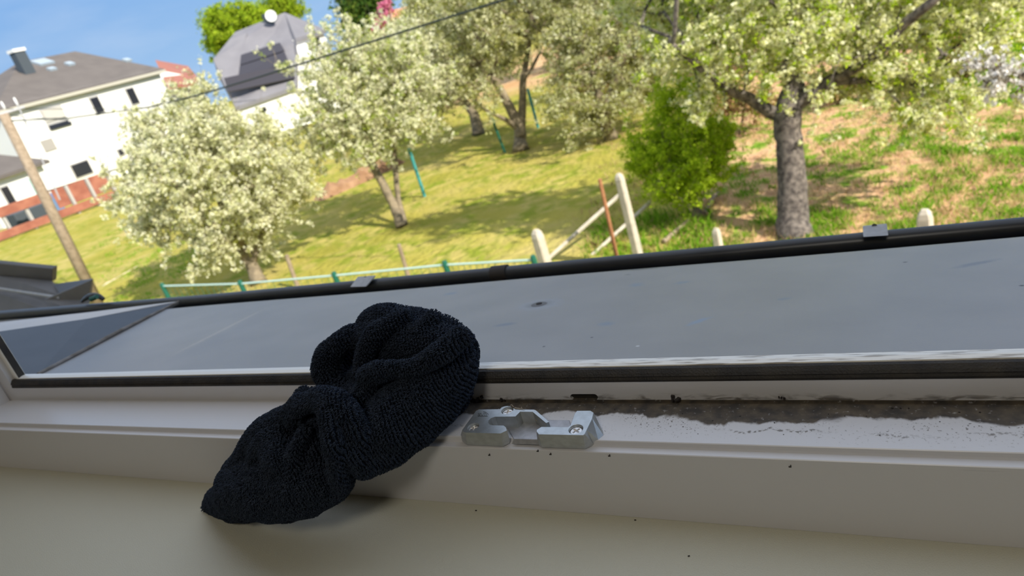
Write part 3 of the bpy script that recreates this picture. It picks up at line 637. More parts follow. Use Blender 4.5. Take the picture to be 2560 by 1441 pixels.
# rows
g1 = np.array([.93, .30, .22]); g1 /= np.linalg.norm(g1); sp1 = .00175
gg = P@g1 + .0012*np.sin(P@np.array([30., 60, 90])); tg = np.round(gg/sp1)*sp1; gt = g1-n_*(n_@g1)[:, None]; gl = (gt**2).sum(1)
mv = np.clip((tg-gg)/np.maximum(gl, .25), -sp1, sp1)*.65; P += gt*mv[:, None]
dn = np.array([-.25, -.15, -.95])+rng.normal(0, .55, (NT, 3)); dt = dn-n_*(dn*n_).sum(1)[:, None]; dt /= np.linalg.norm(dt, axis=1)[:, None]+1e-9
bt_ = np.cross(n_, dt); ln_ = rng.uniform(.0010, .0024, NT)[:, None]; wd_ = rng.uniform(.00024, .00036, NT)[:, None]
r0 = P-n_*.0003; r1 = P+n_*ln_*.62+dt*ln_*.22; tip = P+n_*ln_*.70+dt*ln_*.80
tv = np.stack([r0+bt_*wd_, r0-bt_*wd_*.6+dt*wd_, r0-bt_*wd_*.6-dt*wd_, r1+bt_*wd_*1.15, r1-bt_*wd_*.6+dt*wd_, r1-bt_*wd_*.6-dt*wd_, tip], axis=1).reshape(-1, 3)
tf = np.array([(0, 1, 4), (0, 4, 3), (1, 2, 5), (1, 5, 4), (2, 0, 3), (2, 3, 5), (3, 4, 6), (4, 5, 6), (5, 3, 6)])
TFc = (tf[None]+7*np.arange(NT)[:, None, None]).reshape(-1, 3)
lm = npmesh('terry_loops', tv, TFc); lo_ = link('terry_loops', lm, 'terry_loop', tw, smooth=True); lo_['kind'] = 'stuff'; lo_['label'] = 'short dark blue terry loops'
lo_.matrix_parent_inverse = Matrix.Identity(4)

# ================================================================== the garden
GX, GY = (-75, 45), (0.4, 130)
b = MB(); nx, ny = 120, 130
def gz(x, y):
    return 0.05*math.sin(x*.5+1)*math.sin(y*.4) + 0.03*math.sin(x*1.3+y*.9)
vs = []
xs_ = np.linspace(-110, 80, nx+1); ys_ = 0.34 + (np.linspace(0, 1, ny+1)**1.7)*190
for y in ys_:
    for x in xs_: vs.append((x, y, gz(x, y)))
b.add(vs, [(j*(nx+1)+i, j*(nx+1)+i+1, (j+1)*(nx+1)+i+1, (j+1)*(nx+1)+i) for j in range(ny) for i in range(nx)])
g = b.build('ground', 'ground', smooth=True); g.modifiers.clear(); tag(g, 'sunny garden lawn and dry weedy slope below the window', 'ground', kind='structure')

# materials for plants
CREAM = [(0.0, (0.86, 0.84, 0.68)), (0.45, (0.80, 0.79, 0.52)), (0.75, (0.62, 0.64, 0.30)), (1.0, (0.88, 0.87, 0.76))]
petal_mat('blossom_cream', CREAM, .42)
petal_mat('blossom_green', [(0.0, (0.90, 0.89, 0.68)), (0.45, (0.80, 0.80, 0.42)), (0.7, (0.58, 0.62, 0.16)), (1.0, (0.90, 0.89, 0.72))], .45)
petal_mat('blossom_olive', [(0.0, (0.80, 0.78, 0.54)), (0.4, (0.58, 0.58, 0.28)), (0.7, (0.42, 0.44, 0.15)), (1.0, (0.82, 0.80, 0.62))], .42)
petal_mat('blossom_white', [(0.0, (0.88, 0.86, 0.86)), (1.0, (0.82, 0.80, 0.76))], .25)
petal_mat('blossom_pink', [(0.0, (0.60, 0.12, 0.26)), (1.0, (0.78, 0.32, 0.44))], .3)
petal_mat('leaf_olive', [(0.0, (0.22, 0.25, 0.03)), (0.6, (0.32, 0.34, 0.06)), (1.0, (0.42, 0.36, 0.16))], .42)
petal_mat('leaf_fresh', [(0.0, (0.32, 0.48, 0.02)), (0.5, (0.46, 0.62, 0.03)), (1.0, (0.62, 0.74, 0.06))], .52)
petal_mat('leaf_lime', [(0.0, (0.25, 0.40, 0.02)), (1.0, (0.42, 0.50, 0.04))], .35)
petal_mat('leaf_young', [(0.0, (0.30, 0.42, 0.04)), (1.0, (0.46, 0.52, 0.10))], .4)
petal_mat('needle_dark', [(0.0, (0.03, 0.075, 0.015)), (0.7, (0.07, 0.13, 0.02)), (1.0, (0.14, 0.18, 0.03))], .15)
petal_mat('dry_leaf', [(0.0, (0.26, 0.15, 0.07)), (0.6, (0.40, 0.25, 0.12)), (1.0, (0.50, 0.36, 0.18))], .25)
petal_mat('grass_blade', [(0.0, (0.16, 0.38, 0.02)), (0.6, (0.26, 0.48, 0.03)), (1.0, (0.42, 0.50, 0.08))], .45)
petal_mat('grass_dry', [(0.0, (0.56, 0.40, 0.20)), (0.6, (0.68, 0.50, 0.28)), (1.0, (0.46, 0.44, 0.12))], .4)

def quads(P, S, rng, thin=1.0, up=0.0):
    """random small folded petal quads at P"""
    n = len(P); a = rng.normal(0, 1, (n, 3)); a[:, 2] += up; a /= np.linalg.norm(a, axis=1)[:, None]
    b_ = np.cross(a, rng.normal(0, 1, (n, 3))); b_ /= np.linalg.norm(b_, axis=1)[:, None]
    S = np.asarray(S).reshape(-1, 1)
    v = np.stack([P-a*S, P+b_*S*thin, P+a*S, P-b_*S*thin], axis=1).reshape(-1, 3)
    return v, np.arange(n*4).reshape(-1, 4)
def petals(name, P, S, m, parent, rng, label=None, thin=1.0):
    v, f = quads(P, S, rng, thin); o = link(name, npmesh(name, v, f), m, parent); o['kind'] = 'stuff'
    if label: o['label'] = label
    return o
def blob(px, py, r, dist, dz=1.0):
    c = ondist(px, py, dist); R = r*dist/1700*1.0; return c, np.array([R, R, R*dz])

def make_tree(name, label, cat, base, stems, blobs, seed, nodes=420, twigs=3, twl=.45, mats=('blossom_cream', 'leaf_young'), nf=36000, nl=7000, fs=.03, ls=.035, bark='bark_light', group=None, spread=.05, tipr=.006, parts=('blossom', 'leaves'), shell=.35):
    """stems: list of [(point, radius), ...] from the ground up; blobs: (centre, radii)"""
    rng = np.random.default_rng(seed)
    t = empty(name, base); tag(t, label, cat, group)
    b = MB()
    pts, par, rad0 = [], [], []
    for s_ in stems:
        P = [np.array(p, float) for p, r in s_]; R = [r for p, r in s_]
        # a little bend
        Q, RR = [P[0]], [R[0]*1.1]
        for i in range(len(P)-1):
            for k in (1, 2, 3, 4):
                u_ = k/4; Q.append(P[i]*(1-u_)+P[i+1]*u_+rng.normal(0, R[i]*.05, 3)*(k < 4)); RR.append(R[i]*(1-u_)+R[i+1]*u_)
        b.tube(Q, RR, 12)
        L0 = len(pts); k0 = int(len(Q)*.62) if len(s_) < 4 else int(len(Q)*.5)
        for q in Q[k0:]: pts.append(q); par.append(-1)
    trunk = b.build('trunk', bark, t, smooth=True); trunk.modifiers.clear()
    vol = np.array([np.prod(r)**(2/3) for c, r in blobs]); pick = rng.choice(len(blobs), nodes, p=vol/vol.sum())
    d = rng.normal(0, 1, (nodes, 3)); d /= np.linalg.norm(d, axis=1)[:, None]; rr = rng.random(nodes)**shell
    T = np.array([blobs[i][0]+d[k]*rr[k]*blobs[i][1] for k, i in enumerate(pick)])
    T = T[T[:, 2] > .5]
    root = np.mean(pts, axis=0); order = np.argsort(((T-root)**2).sum(1)); child = [0]*len(pts); nroot = len(pts); A_ = np.array(pts)
    depth = [0.0]*len(pts)
    for i in order:
        D_ = np.sqrt(((A_-T[i])**2).sum(1)); cost = D_ + .28*np.array(depth); j = int(np.argmin(cost)); L_ = D_[j]
        k_ = max(1, int(L_/.6)); prev = j; p0_ = A_[j]
        for k in range(1, k_+1):
            q = p0_+(T[i]-p0_)*k/k_ + (rng.normal(0, .06, 3) if k < k_ else 0) + np.array([0, 0, .10*L_*math.sin(math.pi*k/k_)*(-.3 if rng.random() < .4 else .5)])
            pts.append(q); par.append(prev); child.append(0); depth.append(depth[prev]+L_/k_); prev = len(pts)-1
        A_ = np.array(pts)
    cnt = np.ones(len(pts))
    for i in range(len(pts)-1, nroot-1, -1):
        if par[i] >= 0: cnt[par[i]] += cnt[i]
    B = MB(); segs = []
    for i in range(nroot, len(pts)):
        j = par[i]; r1 = tipr*cnt[i]**.42; r0 = tipr*min(cnt[j], cnt[i]*2.2)**.42; B.tube([pts[j], pts[i]], [min(r0, .13), min(r1, .12)], 5, cap=False)
        if cnt[i] < 14: segs.append((pts[j], pts[i]))
        if cnt[i] < 10:
            for q in range(twigs):
                dd = rng.normal(0, 1, 3)+ (pts[i]-pts[j])/(np.linalg.norm(pts[i]-pts[j])+1e-6)*1.1 + np.array([0, 0, .25]); dd /= np.linalg.norm(dd)
                a0 = pts[j]+(pts[i]-pts[j])*rng.random(); e_ = a0+dd*twl*rng.uniform(.5, 1.9); B.tube([a0, e_], [tipr*.6, tipr*.35], 3, cap=False); segs.append((a0, e_))
    br = B.build('branches', bark, t); br['kind'] = 'stuff'
    if segs:
        S0 = np.array([s[0] for s in segs]); S1 = np.array([s[1] for s in segs]); ln = np.linalg.norm(S1-S0, axis=1)
        for (n_, size, m_, nm, sp, th) in ((nf, fs, mats[0], parts[0], spread, .9), (nl, ls, mats[1], parts[1], spread*1.3, .5)):
            if n_ <= 0: continue
            # clumps along the twigs
            kk = 14; nc = n_//kk; ci = rng.choice(len(segs), nc, p=ln/ln.sum()); u_ = rng.random((nc, 1)); C_ = S0[ci]+(S1[ci]-S0[ci])*u_+rng.normal(0, sp*.4, (nc, 3))
            P = np.repeat(C_, kk, axis=0)+rng.normal(0, 1, (nc*kk, 3))*np.repeat(rng.uniform(.4, 1.3, nc), kk)[:, None]*sp*.72; petals(nm, P, rng.uniform(.6, 1.25, len(P))*size, m_, t, rng, thin=th)
    return t

def stem(pxs, dist, rs):
    return [(ondist(a, b_, dist), r) for (a, b_), r in zip(pxs, rs)]
GB = lambda px, py: onz(px, py, 0.0)

# near fruit tree with the thick grey trunk
bF = GB(1985, 590); dF = 10.95
def pF(px, py, dd=0): return ondist(px, py, dF+dd)
stF = [[(bF-np.array([0, 0, .1]), .27), (pF(1983, 540), .225), (pF(1979, 440), .200), (pF(1974, 350), .185), (pF(1968, 285), .20), (pF(1985, 215, .1), .15), (pF(1975, 120, .2), .10), (pF(1990, 20, .3), .07)],
       [(pF(1965, 290), .12), (pF(1925, 280), .10), (pF(1880, 250, -.1), .085), (pF(1830, 228, -.3), .075), (pF(1760, 180, -.5), .05), (pF(1680, 110, -.7), .035)],
       [(pF(1975, 270), .12), (pF(2020, 240), .11), (pF(2070, 205, .1), .09), (pF(2130, 175, -.1), .07), (pF(2200, 130, -.3), .06), (pF(2260, 60, -.4), .065), (pF(2330, 5, -.5), .055), (pF(2400, -60, -.5), .04)],
       [(pF(2070, 205, .1), .06), (pF(2180, 200, .3), .05), (pF(2300, 190, .4), .03)]]
blF = [blob(px, py, r, dF+d) for px, py, r, d in [(1760, 90, 130, -.3), (1690, 30, 130, .6), (1900, 40, 150, .5), (1880, 130, 90, -.8), (2060, 60, 150, .2), (2060, 130, 80, -.9), (2230, 110, 130, .3), (2330, 60, 130, .8), (2200, 220, 70, -.3), (2310, 240, 75, .2),
                                                 (1780, 235, 50, -.4), (1720, 180, 80, .3), (2420, 130, 110, .9), (2120, 190, 60, .2), (1950, -80, 190, .2), (2250, -90, 180, .6), (1700, -110, 150, .6), (2460, -30, 130, 1.2), (1745, 285, 30, -.3), (1620, -240, 130, 0), (1760, -300, 140, -.3), (1500, -190, 100, .2), (1900, -260, 120, 0), (2375, 285, 42, .1), (2270, 305, 32, 0), (1640, 110, 60, -.2), (1660, -200, 130, -.6)]]
make_tree('fruit_tree', 'blossoming fruit tree with thick grey trunk on the weedy slope at right', 'tree', bF, stF, blF, 3, nodes=780, twl=.42, mats=('blossom_green', 'leaf_fresh'), nf=118000, nl=34000, fs=.026, ls=.028, bark='bark_grey', spread=.044, tipr=.0055)
# twin-trunk tree in the middle of the lawn
bC = GB(1303, 378); dC = 21.1
def pC(px, py, d=0): return ondist(px, py, dC+d)
stC = [[(bC, .26), (pC(1300, 350), .19), (pC(1300, 318), .18), (pC(1280, 280), .15), (pC(1262, 245), .13), (pC(1230, 190), .09)],
       [(pC(1302, 320), .14), (pC(1306, 270), .12), (pC(1308, 200), .10), (pC(1320, 130, .3), .07), (pC(1330, 60), .05)],
       [(pC(1295, 322), .09), (pC(1265, 300, -.3), .07), (pC(1232, 285, -.5), .05), (pC(1190, 260), .04)],
       [(pC(1308, 200), .06), (pC(1330, 170), .05), (pC(1350, 130), .04)]]
blC = [blob(px, py, r, dC+d) for px, py, r, d in [(1180, 110, 115, 0), (1120, 190, 80, -.5), (1210, 215, 50, -1), (1110, 100, 85, 1), (1290, 50, 100, .5), (1400, 50, 90, .3), (1420, 130, 60, 0), (1250, -40, 120, .5), (1400, -60, 120, 0), (1100, 260, 50, 0), (1200, 20, 100, -.6)]]
make_tree('fruit_tree', 'blossoming tree with forked trunk standing free in the middle of the lawn', 'tree', bC, stC, blC, 4, nodes=420, twl=.55, mats=('blossom_olive', 'leaf_olive'), nf=42000, nl=16000, fs=.036, ls=.036, spread=.09, tipr=.009)
# tree just behind it
bC2 = GB(1196, 338); dC2 = 25.5
make_tree('fruit_tree', 'blossoming tree with short dark trunk just behind the forked one', 'tree', bC2,
          [[(bC2, .24), (ondist(1190, 305, dC2), .2), (ondist(1182, 280, dC2), .17), (ondist(1160, 250, dC2), .1), (ondist(1140, 200, dC2), .06)], [(ondist(1183, 280, dC2), .12), (ondist(1190, 230, dC2), .09), (ondist(1200, 150, dC2), .05)]],
          [blob(px, py, r, dC2) for px, py, r in [(1130, 150, 90), (1070, 75, 70), (1160, 60, 100), (1240, 130, 70), (1060, 180, 70), (1120, -20, 100)]], 6, nodes=300, twl=.6, mats=('blossom_olive', 'leaf_olive'), nf=24000, nl=12000, fs=.042, ls=.042, spread=.11, tipr=.01)
# double trunk tree B
bB = GB(1003, 566); dB = 16.6
def pB(px, py, d=0): return ondist(px, py, dB+d)
stB = [[(bB, .125), (pB(985, 515), .105), (pB(960, 465), .10), (pB(930, 410), .09), (pB(900, 350), .08), (pB(880, 270), .05)], [(bB+np.array([.05, .1, 0]), .07), (pB(996, 500, .2), .065), (pB(988, 420, .2), .07), (pB(985, 350, .2), .055), (pB(1000, 270, .2), .04)]]
blB = [blob(px, py, r, dB+d) for px, py, r, d in [(890, 190, 120, .3), (1000, 240, 90, 0), (835, 295, 85, -.3), (900, 320, 95, -.6), (800, 220, 45, .4), (985, 165, 65, .4), (1050, 300, 45, 0), (740, 350, 45, 0), (880, 150, 42, .6), (700, 180, 16, .4), (820, 370, 50, -.3), (1030, 170, 80, .3), (950, 360, 50, 0)]]
make_tree('fruit_tree', 'pale blossoming tree with two thin dark trunks between white tree and forked tree', 'tree', bB, stB, blB, 5, nodes=480, twl=.45, mats=('blossom_cream', 'leaf_young'), nf=44000, nl=13000, fs=.030, ls=.028, spread=.052, tipr=.007)
# big white tree A
bA = GB(648, 708); dA = 16.2
def pA(px, py, d=0): return ondist(px, py, dA+d)
stA = [[(bA, .17), (pA(632, 670), .14), (pA(600, 610), .12), (pA(560, 520), .11), (pA(520, 400), .07)], [(pA(628, 660), .10), (pA(660, 560), .08), (pA(690, 470), .05)], [(pA(600, 610), .09), (pA(500, 560), .07), (pA(430, 480), .05)]]
blA = [blob(px, py, r, dA+d) for px, py, r, d in [(440, 365, 95, 0), (495, 275, 55, .3), (560, 370, 110, -.5), (650, 420, 110, 0), (470, 470, 110, -.7), (640, 540, 80, -.3), (740, 480, 45, 0), (515, 200, 26, .2), (350, 450, 60, .2), (400, 570, 60, 0), (520, 600, 65, -.6), (470, 680, 24, -.4), (370, 320, 40, .4), (580, 480, 90, -.9), (305, 520, 22, .3), (760, 450, 25, 0), (290, 470, 18, .4), (650, 620, 40, .3)]]
make_tree('fruit_tree', 'big round white blossoming tree nearest the houses, crown down to the lawn', 'tree', bA, stA, blA, 7, nodes=620, twl=.38, mats=('blossom_cream', 'leaf_olive'), nf=95000, nl=16000, fs=.028, ls=.026, spread=.050, tipr=.006, shell=.45)
# greyer tree in the shade behind
bE = GB(1530, 345); dE = 19.0
make_tree('fruit_tree', 'dull grey-green blossoming tree behind the bright green shrub', 'tree', bE,
          [[(bE, .2), (ondist(1510, 300, dE), .15), (ondist(1500, 250, dE), .12), (ondist(1480, 170, dE), .07)], [(ondist(1505, 270, dE), .1), (ondist(1540, 200, dE), .07), (ondist(1570, 120, dE), .05)]],
          [blob(px, py, r, dE+d) for px, py, r, d in [(1450, 240, 85, 0), (1530, 150, 100, .5), (1440, 130, 80, .3), (1540, 280, 70, 0), (1600, 70, 110, .8), (1430, 350, 42, -1.2), (1490, 330, 50, 0), (1620, 200, 70, 1), (1470, 30, 100, 1)]], 8,
          nodes=420, twl=.5, mats=('blossom_olive', 'leaf_olive'), nf=34000, nl=17000, fs=.034, ls=.032, spread=.085, tipr=.008)
# trees farther back that close the view
for i, (px, py, bl_, d, lab, mt) in enumerate([
    (1660, 235, [(1640, 60, 110), (1740, 10, 120), (1580, -40, 110), (1700, 130, 60), (1820, 60, 110)], 27, 'sunlit pale blossoming tree behind the thick grey trunk tree, left side', ('blossom_green', 'leaf_olive')),
    (2130, 130, [(2100, 20, 120), (2240, -10, 120), (1990, -10, 110), (2180, 90, 80)], 25, 'blossoming tree hidden behind the crown of the thick grey trunk tree', ('blossom_olive', 'leaf_olive')),
    (2480, 60, [(2450, 20, 80), (2530, -30, 100), (2360, -40, 100)], 24, 'thin blossoming tree at the top right corner of the slope', ('blossom_olive', 'leaf_fresh')),
    (1120, 215, [(1080, 50, 65), (1150, -10, 80), (1200, 60, 80), (1040, 110, 45)], 36, 'distant blossoming tree above the lawn, left of the forked trunk', ('blossom_olive', 'leaf_olive')),
    (1420, 150, [(1400, 20, 80), (1490, 10, 90), (1330, -20, 80), (1460, 80, 60)], 38, 'distant blossoming tree above the bare sandy ground', ('blossom_green', 'leaf_olive')),
    (960, 250, [(930, 160, 45), (1020, 110, 50), (890, 160, 40), (1010, 180, 60)], 30, 'pale blossoming tree behind the two-trunk tree', ('blossom_cream', 'leaf_olive'))]):
    bs = ondist(px, py, d); bs = np.array([bs[0], bs[1], 0.0]); tp = ondist(bl_[0][0], bl_[0][1]+30, d)
    make_tree('blossom_tree', lab, 'tree', bs, [[(bs, .2), ((bs+tp)/2+np.array([.2, 0, .2]), .14), (tp, .08)]], [blob(a, c_, r, d) for a, c_, r in bl_], 20+i, nodes=260, twl=.7, mats=mt, nf=17000, nl=9000, fs=.052, ls=.05, spread=.15, tipr=.011, group='blossoming trees at the back of the garden')
# snow white branch tip reaching in from the right
bH = ondist(2700, 420, 7.9); bH = np.array([bH[0], bH[1], 0])
dH = 7.8
make_tree('cherry_tree', 'cherry tree reaching in from the right edge with snow white blossom', 'tree', bH, [[(bH, .10), (ondist(2690, 250, dH), .07), (ondist(2640, 200, dH), .04), (ondist(2520, 180, dH), .012), (ondist(2430, 165, dH), .006)]],
          [blob(px, py, r, dH) for px, py, r in [(2490, 178, 42), (2435, 165, 30), (2540, 195, 36), (2470, 215, 16), (2590, 195, 30)]], 12, nodes=80, twigs=2, twl=.13, mats=('blossom_white', 'leaf_young'), nf=2200, nl=500, fs=.016, ls=.012, spread=.022, tipr=.006)
# bright green shrub at the fence corner
bG = GB(1738, 552); dG = 12.0
make_tree('green_shrub', 'bright green leafy shrub beside the leaning concrete post', 'shrub', bG, [[(bG, .07), (ondist(1742, 500, dG), .05), (ondist(1740, 440, dG), .04), (ondist(1720, 350, dG), .03)], [(bG+np.array([.1, .1, 0]), .06), (ondist(1700, 450, dG), .04), (ondist(1660, 380, dG), .03)]],
          [blob(px, py, r, dG+d) for px, py, r, d in [(1690, 330, 85, 0), (1640, 390, 70, 0), (1740, 400, 75, -.2), (1690, 440, 70, -.3), (1700, 260, 60, .2), (1780, 340, 50, .2), (1600, 410, 35, 0), (1730, 490, 50, 0), (1800, 400, 30, .1), (1680, 490, 30, -.2), (1780, 450, 35, 0)]], 13,
          nodes=320, twl=.28, mats=('leaf_fresh', 'leaf_fresh'), nf=34000, nl=12000, fs=.020, ls=.026, spread=.05, tipr=.004, parts=('leaves', 'young_leaves'))
# brown dry bushes behind the grey trunk
for i, (px, py, bl_, d, lab) in enumerate([(1850, 330, [(1790, 270, 60), (1860, 290, 60), (1900, 330, 35), (1830, 340, 40)], 17, 'dry brown bush behind the grey trunk, on its left'),
                                     (2150, 270, [(2110, 245, 55), (2200, 250, 60), (2290, 250, 45), (2150, 280, 30)], 18, 'dry brown bush behind the grey trunk, on its right'),
                                     (2440, 220, [(2420, 190, 50), (2500, 210, 45), (2370, 200, 30)], 18, 'dry brown bush at the right edge under the white cherry blossom'),
                                     (1540, 240, [(1480, 240, 40), (1590, 220, 50), (1540, 235, 40)], 25, 'dry brown hedge clump behind the lawn')]):
    bs = ondist(px, py, d); bs = np.array([bs[0], bs[1], 0.0])
    make_tree('dry_bush', lab, 'bush', bs, [[(bs, .04), (bs+np.array([.1, 0, .35]), .03), (bs+np.array([.2, 0, .7]), .02)]], [blob(a, c_, r, d) for a, c_, r in bl_], 40+i, nodes=160, twl=.4, mats=('dry_leaf', 'leaf_young'), nf=9000, nl=3500, fs=.03, ls=.03, spread=.10, tipr=.005, parts=('dry_leaves', 'leaves'), bark='old_wood')
# dark conifer, lime trees behind the grey-roofed house, pink tree
def far_tree(name, lab, blobs_, d, m1, m2, seed, fs, nf, nl=3000, twl=1.1):
    c = blobs_[0]; bs = ondist(c[0]+80, c[1]+150, d); bs = np.array([bs[0], bs[1], 0]); tp = ondist(c[0], c[1], d)
    make_tree(name, lab, 'tree', bs, [[(bs, .35), ((bs+tp)/2, .25), (tp, .12)]], [blob(a, e_, r, d) for a, e_, r in blobs_], seed, nodes=220, twl=twl, mats=(m1, m2), nf=nf, nl=nl, fs=fs, ls=fs, spread=.27*twl, tipr=.02, parts=('leaves', 'inner_leaves'))
far_tree('conifer', 'dark green tall conifer against the sky behind the blossoming trees', [(890, 25, 28), (915, 50, 32), (880, -10, 24), (925, 0, 26), (890, 60, 24), (900, -40, 30), (935, 35, 25)], 70, 'needle_dark', 'needle_dark', 60, .14, 20000)
far_tree('lime_tree', 'round yellow-green tree behind the left end of the grey-roofed house', [(560, 75, 36), (545, 60, 26), (600, 50, 26), (540, 100, 22), (620, 40, 18), (575, 110, 26), (640, 50, 20)], 95, 'leaf_lime', 'leaf_lime', 61, .12, 34000)
far_tree('lime_tree', 'yellow-green tree top behind the chimney of the grey-roofed house', [(715, 15, 26), (700, 0, 22), (735, 25, 18), (700, 40, 22), (660, 35, 18), (720, -20, 20)], 115, 'leaf_lime', 'leaf_lime', 62, .12, 22000)
far_tree('pink_tree', 'small bright pink flowering tree behind the blossoming trees', [(964, 34, 12), (956, 58, 12), (966, 14, 7), (950, 82, 11), (958, 100, 12)], 52, 'blossom_pink', 'blossom_pink', 63, .08, 6000, 1500, .35)

# ------------------------------------------------------------------ grass tufts and weeds
def tufts(name, label, areas, n, m, h, w, seed, per=16, rad=.16, clump=0):
    rng = np.random.default_rng(seed); C_ = []
    if clump:
        K = [GB(rng.uniform(areas[0], areas[2]), rng.uniform(areas[1], areas[3])) for _ in range(clump)]; K = [k for k in K if k[1] < 60]; KS = rng.uniform(.12, .55, len(K))
    while len(C_) < n:
        if clump:
            i = rng.integers(len(K)); C_.append(K[i]+np.array([rng.normal(0, KS[i]*1.5), rng.normal(0, KS[i]), 0]))
        else:
            p = GB(rng.uniform(areas[0], areas[2]), rng.uniform(areas[1], areas[3]))
            if p[1] < 60: C_.append(p)
    C_ = np.array(C_); sc = rng.uniform(.45, 1.25, n); P = np.repeat(C_, per, 0)+np.concatenate([rng.normal(0, rad, (n*per, 2)), np.zeros((n*per, 1))], 1)*np.repeat(sc, per)[:, None]
    P[:, 2] = [gz(x, y)-.01 for x, y, z in P]
    dv = rng.normal(0, .45, (n*per, 3)); dv[:, 2] = 1; dv /= np.linalg.norm(dv, axis=1)[:, None]; hh = h*np.repeat(sc, per)*rng.uniform(.5, 1.2, n*per)
    sd = np.cross(dv, rng.normal(0, 1, (n*per, 3))); sd /= np.linalg.norm(sd, axis=1)[:, None]; sd *= w
    mid = P+dv*hh[:, None]*.55; tip = mid+(dv+np.concatenate([rng.normal(0, .5, (n*per, 2)), np.zeros((n*per, 1))], 1))*hh[:, None]*.45
    v = np.stack([P-sd, P+sd, mid+sd*.8, tip, mid-sd*.8], 1).reshape(-1, 3); f = np.arange(n*per*5).reshape(-1, 5)
    o = link(name, npmesh(name, v, f), m); tag(o, label, 'grass', kind='stuff'); return o
tufts('grass', 'green grass tufts on the dry slope at right', (1850, 230, 2600, 620), 380, 'grass_blade', .13, .009, 1, per=34, rad=.11, clump=95)
tufts('dry_grass', 'dry straw-coloured grass among the weeds on the slope', (1480, 240, 2600, 640), 700, 'grass_dry', .15, .006, 2, per=20, rad=.2)
tufts('weeds', 'green weeds along the old fence between lawn and slope', (1480, 540, 1800, 680), 60, 'grass_blade', .22, .010, 3, per=30, rad=.14)
tufts('lawn_weeds', 'bright green weed clumps in the left lawn', (250, 560, 500, 760), 60, 'grass_blade', .10, .010, 4, per=24, rad=.16)
tufts('far_grass', 'green grass on the upper slope at the top right', (2350, 20, 2600, 240), 260, 'grass_blade', .30, .02, 5, per=30, rad=.3)

# ------------------------------------------------------------------ old fence corner
def post(name, label, base, top, r, m, cat='post', square=True, cap=True):
    base = np.array(base, float); top = np.array(top, float); d = (top-base); L_ = np.linalg.norm(d); d /= L_
    b = MB(); u_ = np.cross(d, [0.3, 1, 0]); u_ /= np.linalg.norm(u_); w_ = np.cross(d, u_); n = 4 if square else 12
    rings = [(0, 1.08), (L_*.5, 1.0), (L_-r*1.4, .95), (L_-r*.6, .80), (L_, .42)] if cap else [(0, 1), (L_, .9)]
    vs = []
    for t_, s_ in rings:
        for k in range(8 if square else 12):
            if square:
                q = [(1, .7), (.7, 1), (-.7, 1), (-1, .7), (-1, -.7), (-.7, -1), (.7, -1), (1, -.7)][k]; vs.append(base+d*t_+(u_*q[0]+w_*q[1])*r*s_)
            else: a = 2*math.pi*k/12; vs.append(base+d*t_+(u_*math.cos(a)+w_*math.sin(a))*r*s_)
    n = 8 if square else 12; fs = [(i*n+k, i*n+(k+1) % n, (i+1)*n+(k+1) % n, (i+1)*n+k) for i in range(len(rings)-1) for k in range(n)]
    fs += [tuple(range(n-1, -1, -1)), tuple((len(rings)-1)*n+k for k in range(n))]; b.add(vs, fs)
    o = b.build(name, m); tag(o, label, cat); return o
def upto(base, px, py):
    """point above the ground point, on the sight line of (px, py), same horizontal distance"""
    r = ray(px, py); d = math.hypot(base[0], base[1])/math.hypot(r[0], r[1]); return E0+r*d
P1 = GB(1375, 700); P1t = upto(P1, 1339, 575); post('concrete_post', 'short thick concrete fence post with rounded top just above the gutter', P1, P1t, .085, 'concrete')
P2 = GB(1602, 665); P2t = upto(P2, 1546, 434); post('concrete_post', 'tall leaning concrete fence post with diagonal braces', P2, P2t, .060, 'concrete')
Pr = GB(1545, 655); Prt = upto(Pr, 1499, 448); post('wooden_post', 'thin rusty brown stake beside the leaning concrete post', Pr, Prt, .032, 'rusty', square=False, cap=False)
def pole(name, label, a, b_, r, m, cat='pole', n=8): o = MB().tube([a, b_], r, n).build(name, m); tag(o, label, cat); return o
pole('fence_brace', 'pale diagonal brace leaning on the tall concrete post from the short one', ondist(1362, 655, 11.2), ondist(1548, 488, 11.45), .035, 'concrete', 'brace')
pole('fence_brace', 'lower pale diagonal brace crossing behind the tall concrete post', ondist(1455, 662, 11.4), ondist(1625, 506, 12.0), .032, 'concrete', 'brace')
pole('fallen_pole', 'broken pale pole lying in the weeds under the green shrub', GB(1660, 612)+[0, 0, .05], GB(1722, 565)+[0, 0, .08], .04, 'old_wood', 'pole')
pole('fallen_branch', 'pale cut branch on the ground left of the grey trunk', GB(1762, 540)+[0, 0, .05], GB(1800, 485)+[0, 0, .1], .035, 'old_wood', 'branch')
q = GB(1800, 640); post('concrete_stump', 'whitish short post stump left of the grey trunk, above the gutter', q, upto(q, 1789, 571), .055, 'concrete')
q = GB(2314, 600); post('concrete_stump', 'rounded concrete stump on the slope right of the grey trunk', q, upto(q, 2311, 524), .085, 'concrete')
q = GB(745, 720); post('wooden_post', 'weathered fence stake between white tree and green fence', q, upto(q, 716, 638), .045, 'old_wood', square=False, cap=False)
q = GB(1025, 705); post('wooden_post', 'weathered fence stake behind the green wire fence, middle', q, upto(q, 997, 611), .04, 'old_wood', square=False, cap=False)
# clothes line posts
q = GB(1062, 492); pole('clothesline_post', 'teal clothes line post right of the two-trunk tree', q, upto(q, 1022, 372), .045, 'teal_paint', 'post')
q = GB(1346, 322); pole('clothesline_post', 'teal clothes line post right of the forked trunk', q, upto(q, 1319, 222), .05, 'teal_paint', 'post')
q = GB(1262, 382); pole('clothesline_post', 'dark green clothes line post left of the forked trunk', q, upto(q, 1226, 285), .04, 'dark_green_paint', 'post')

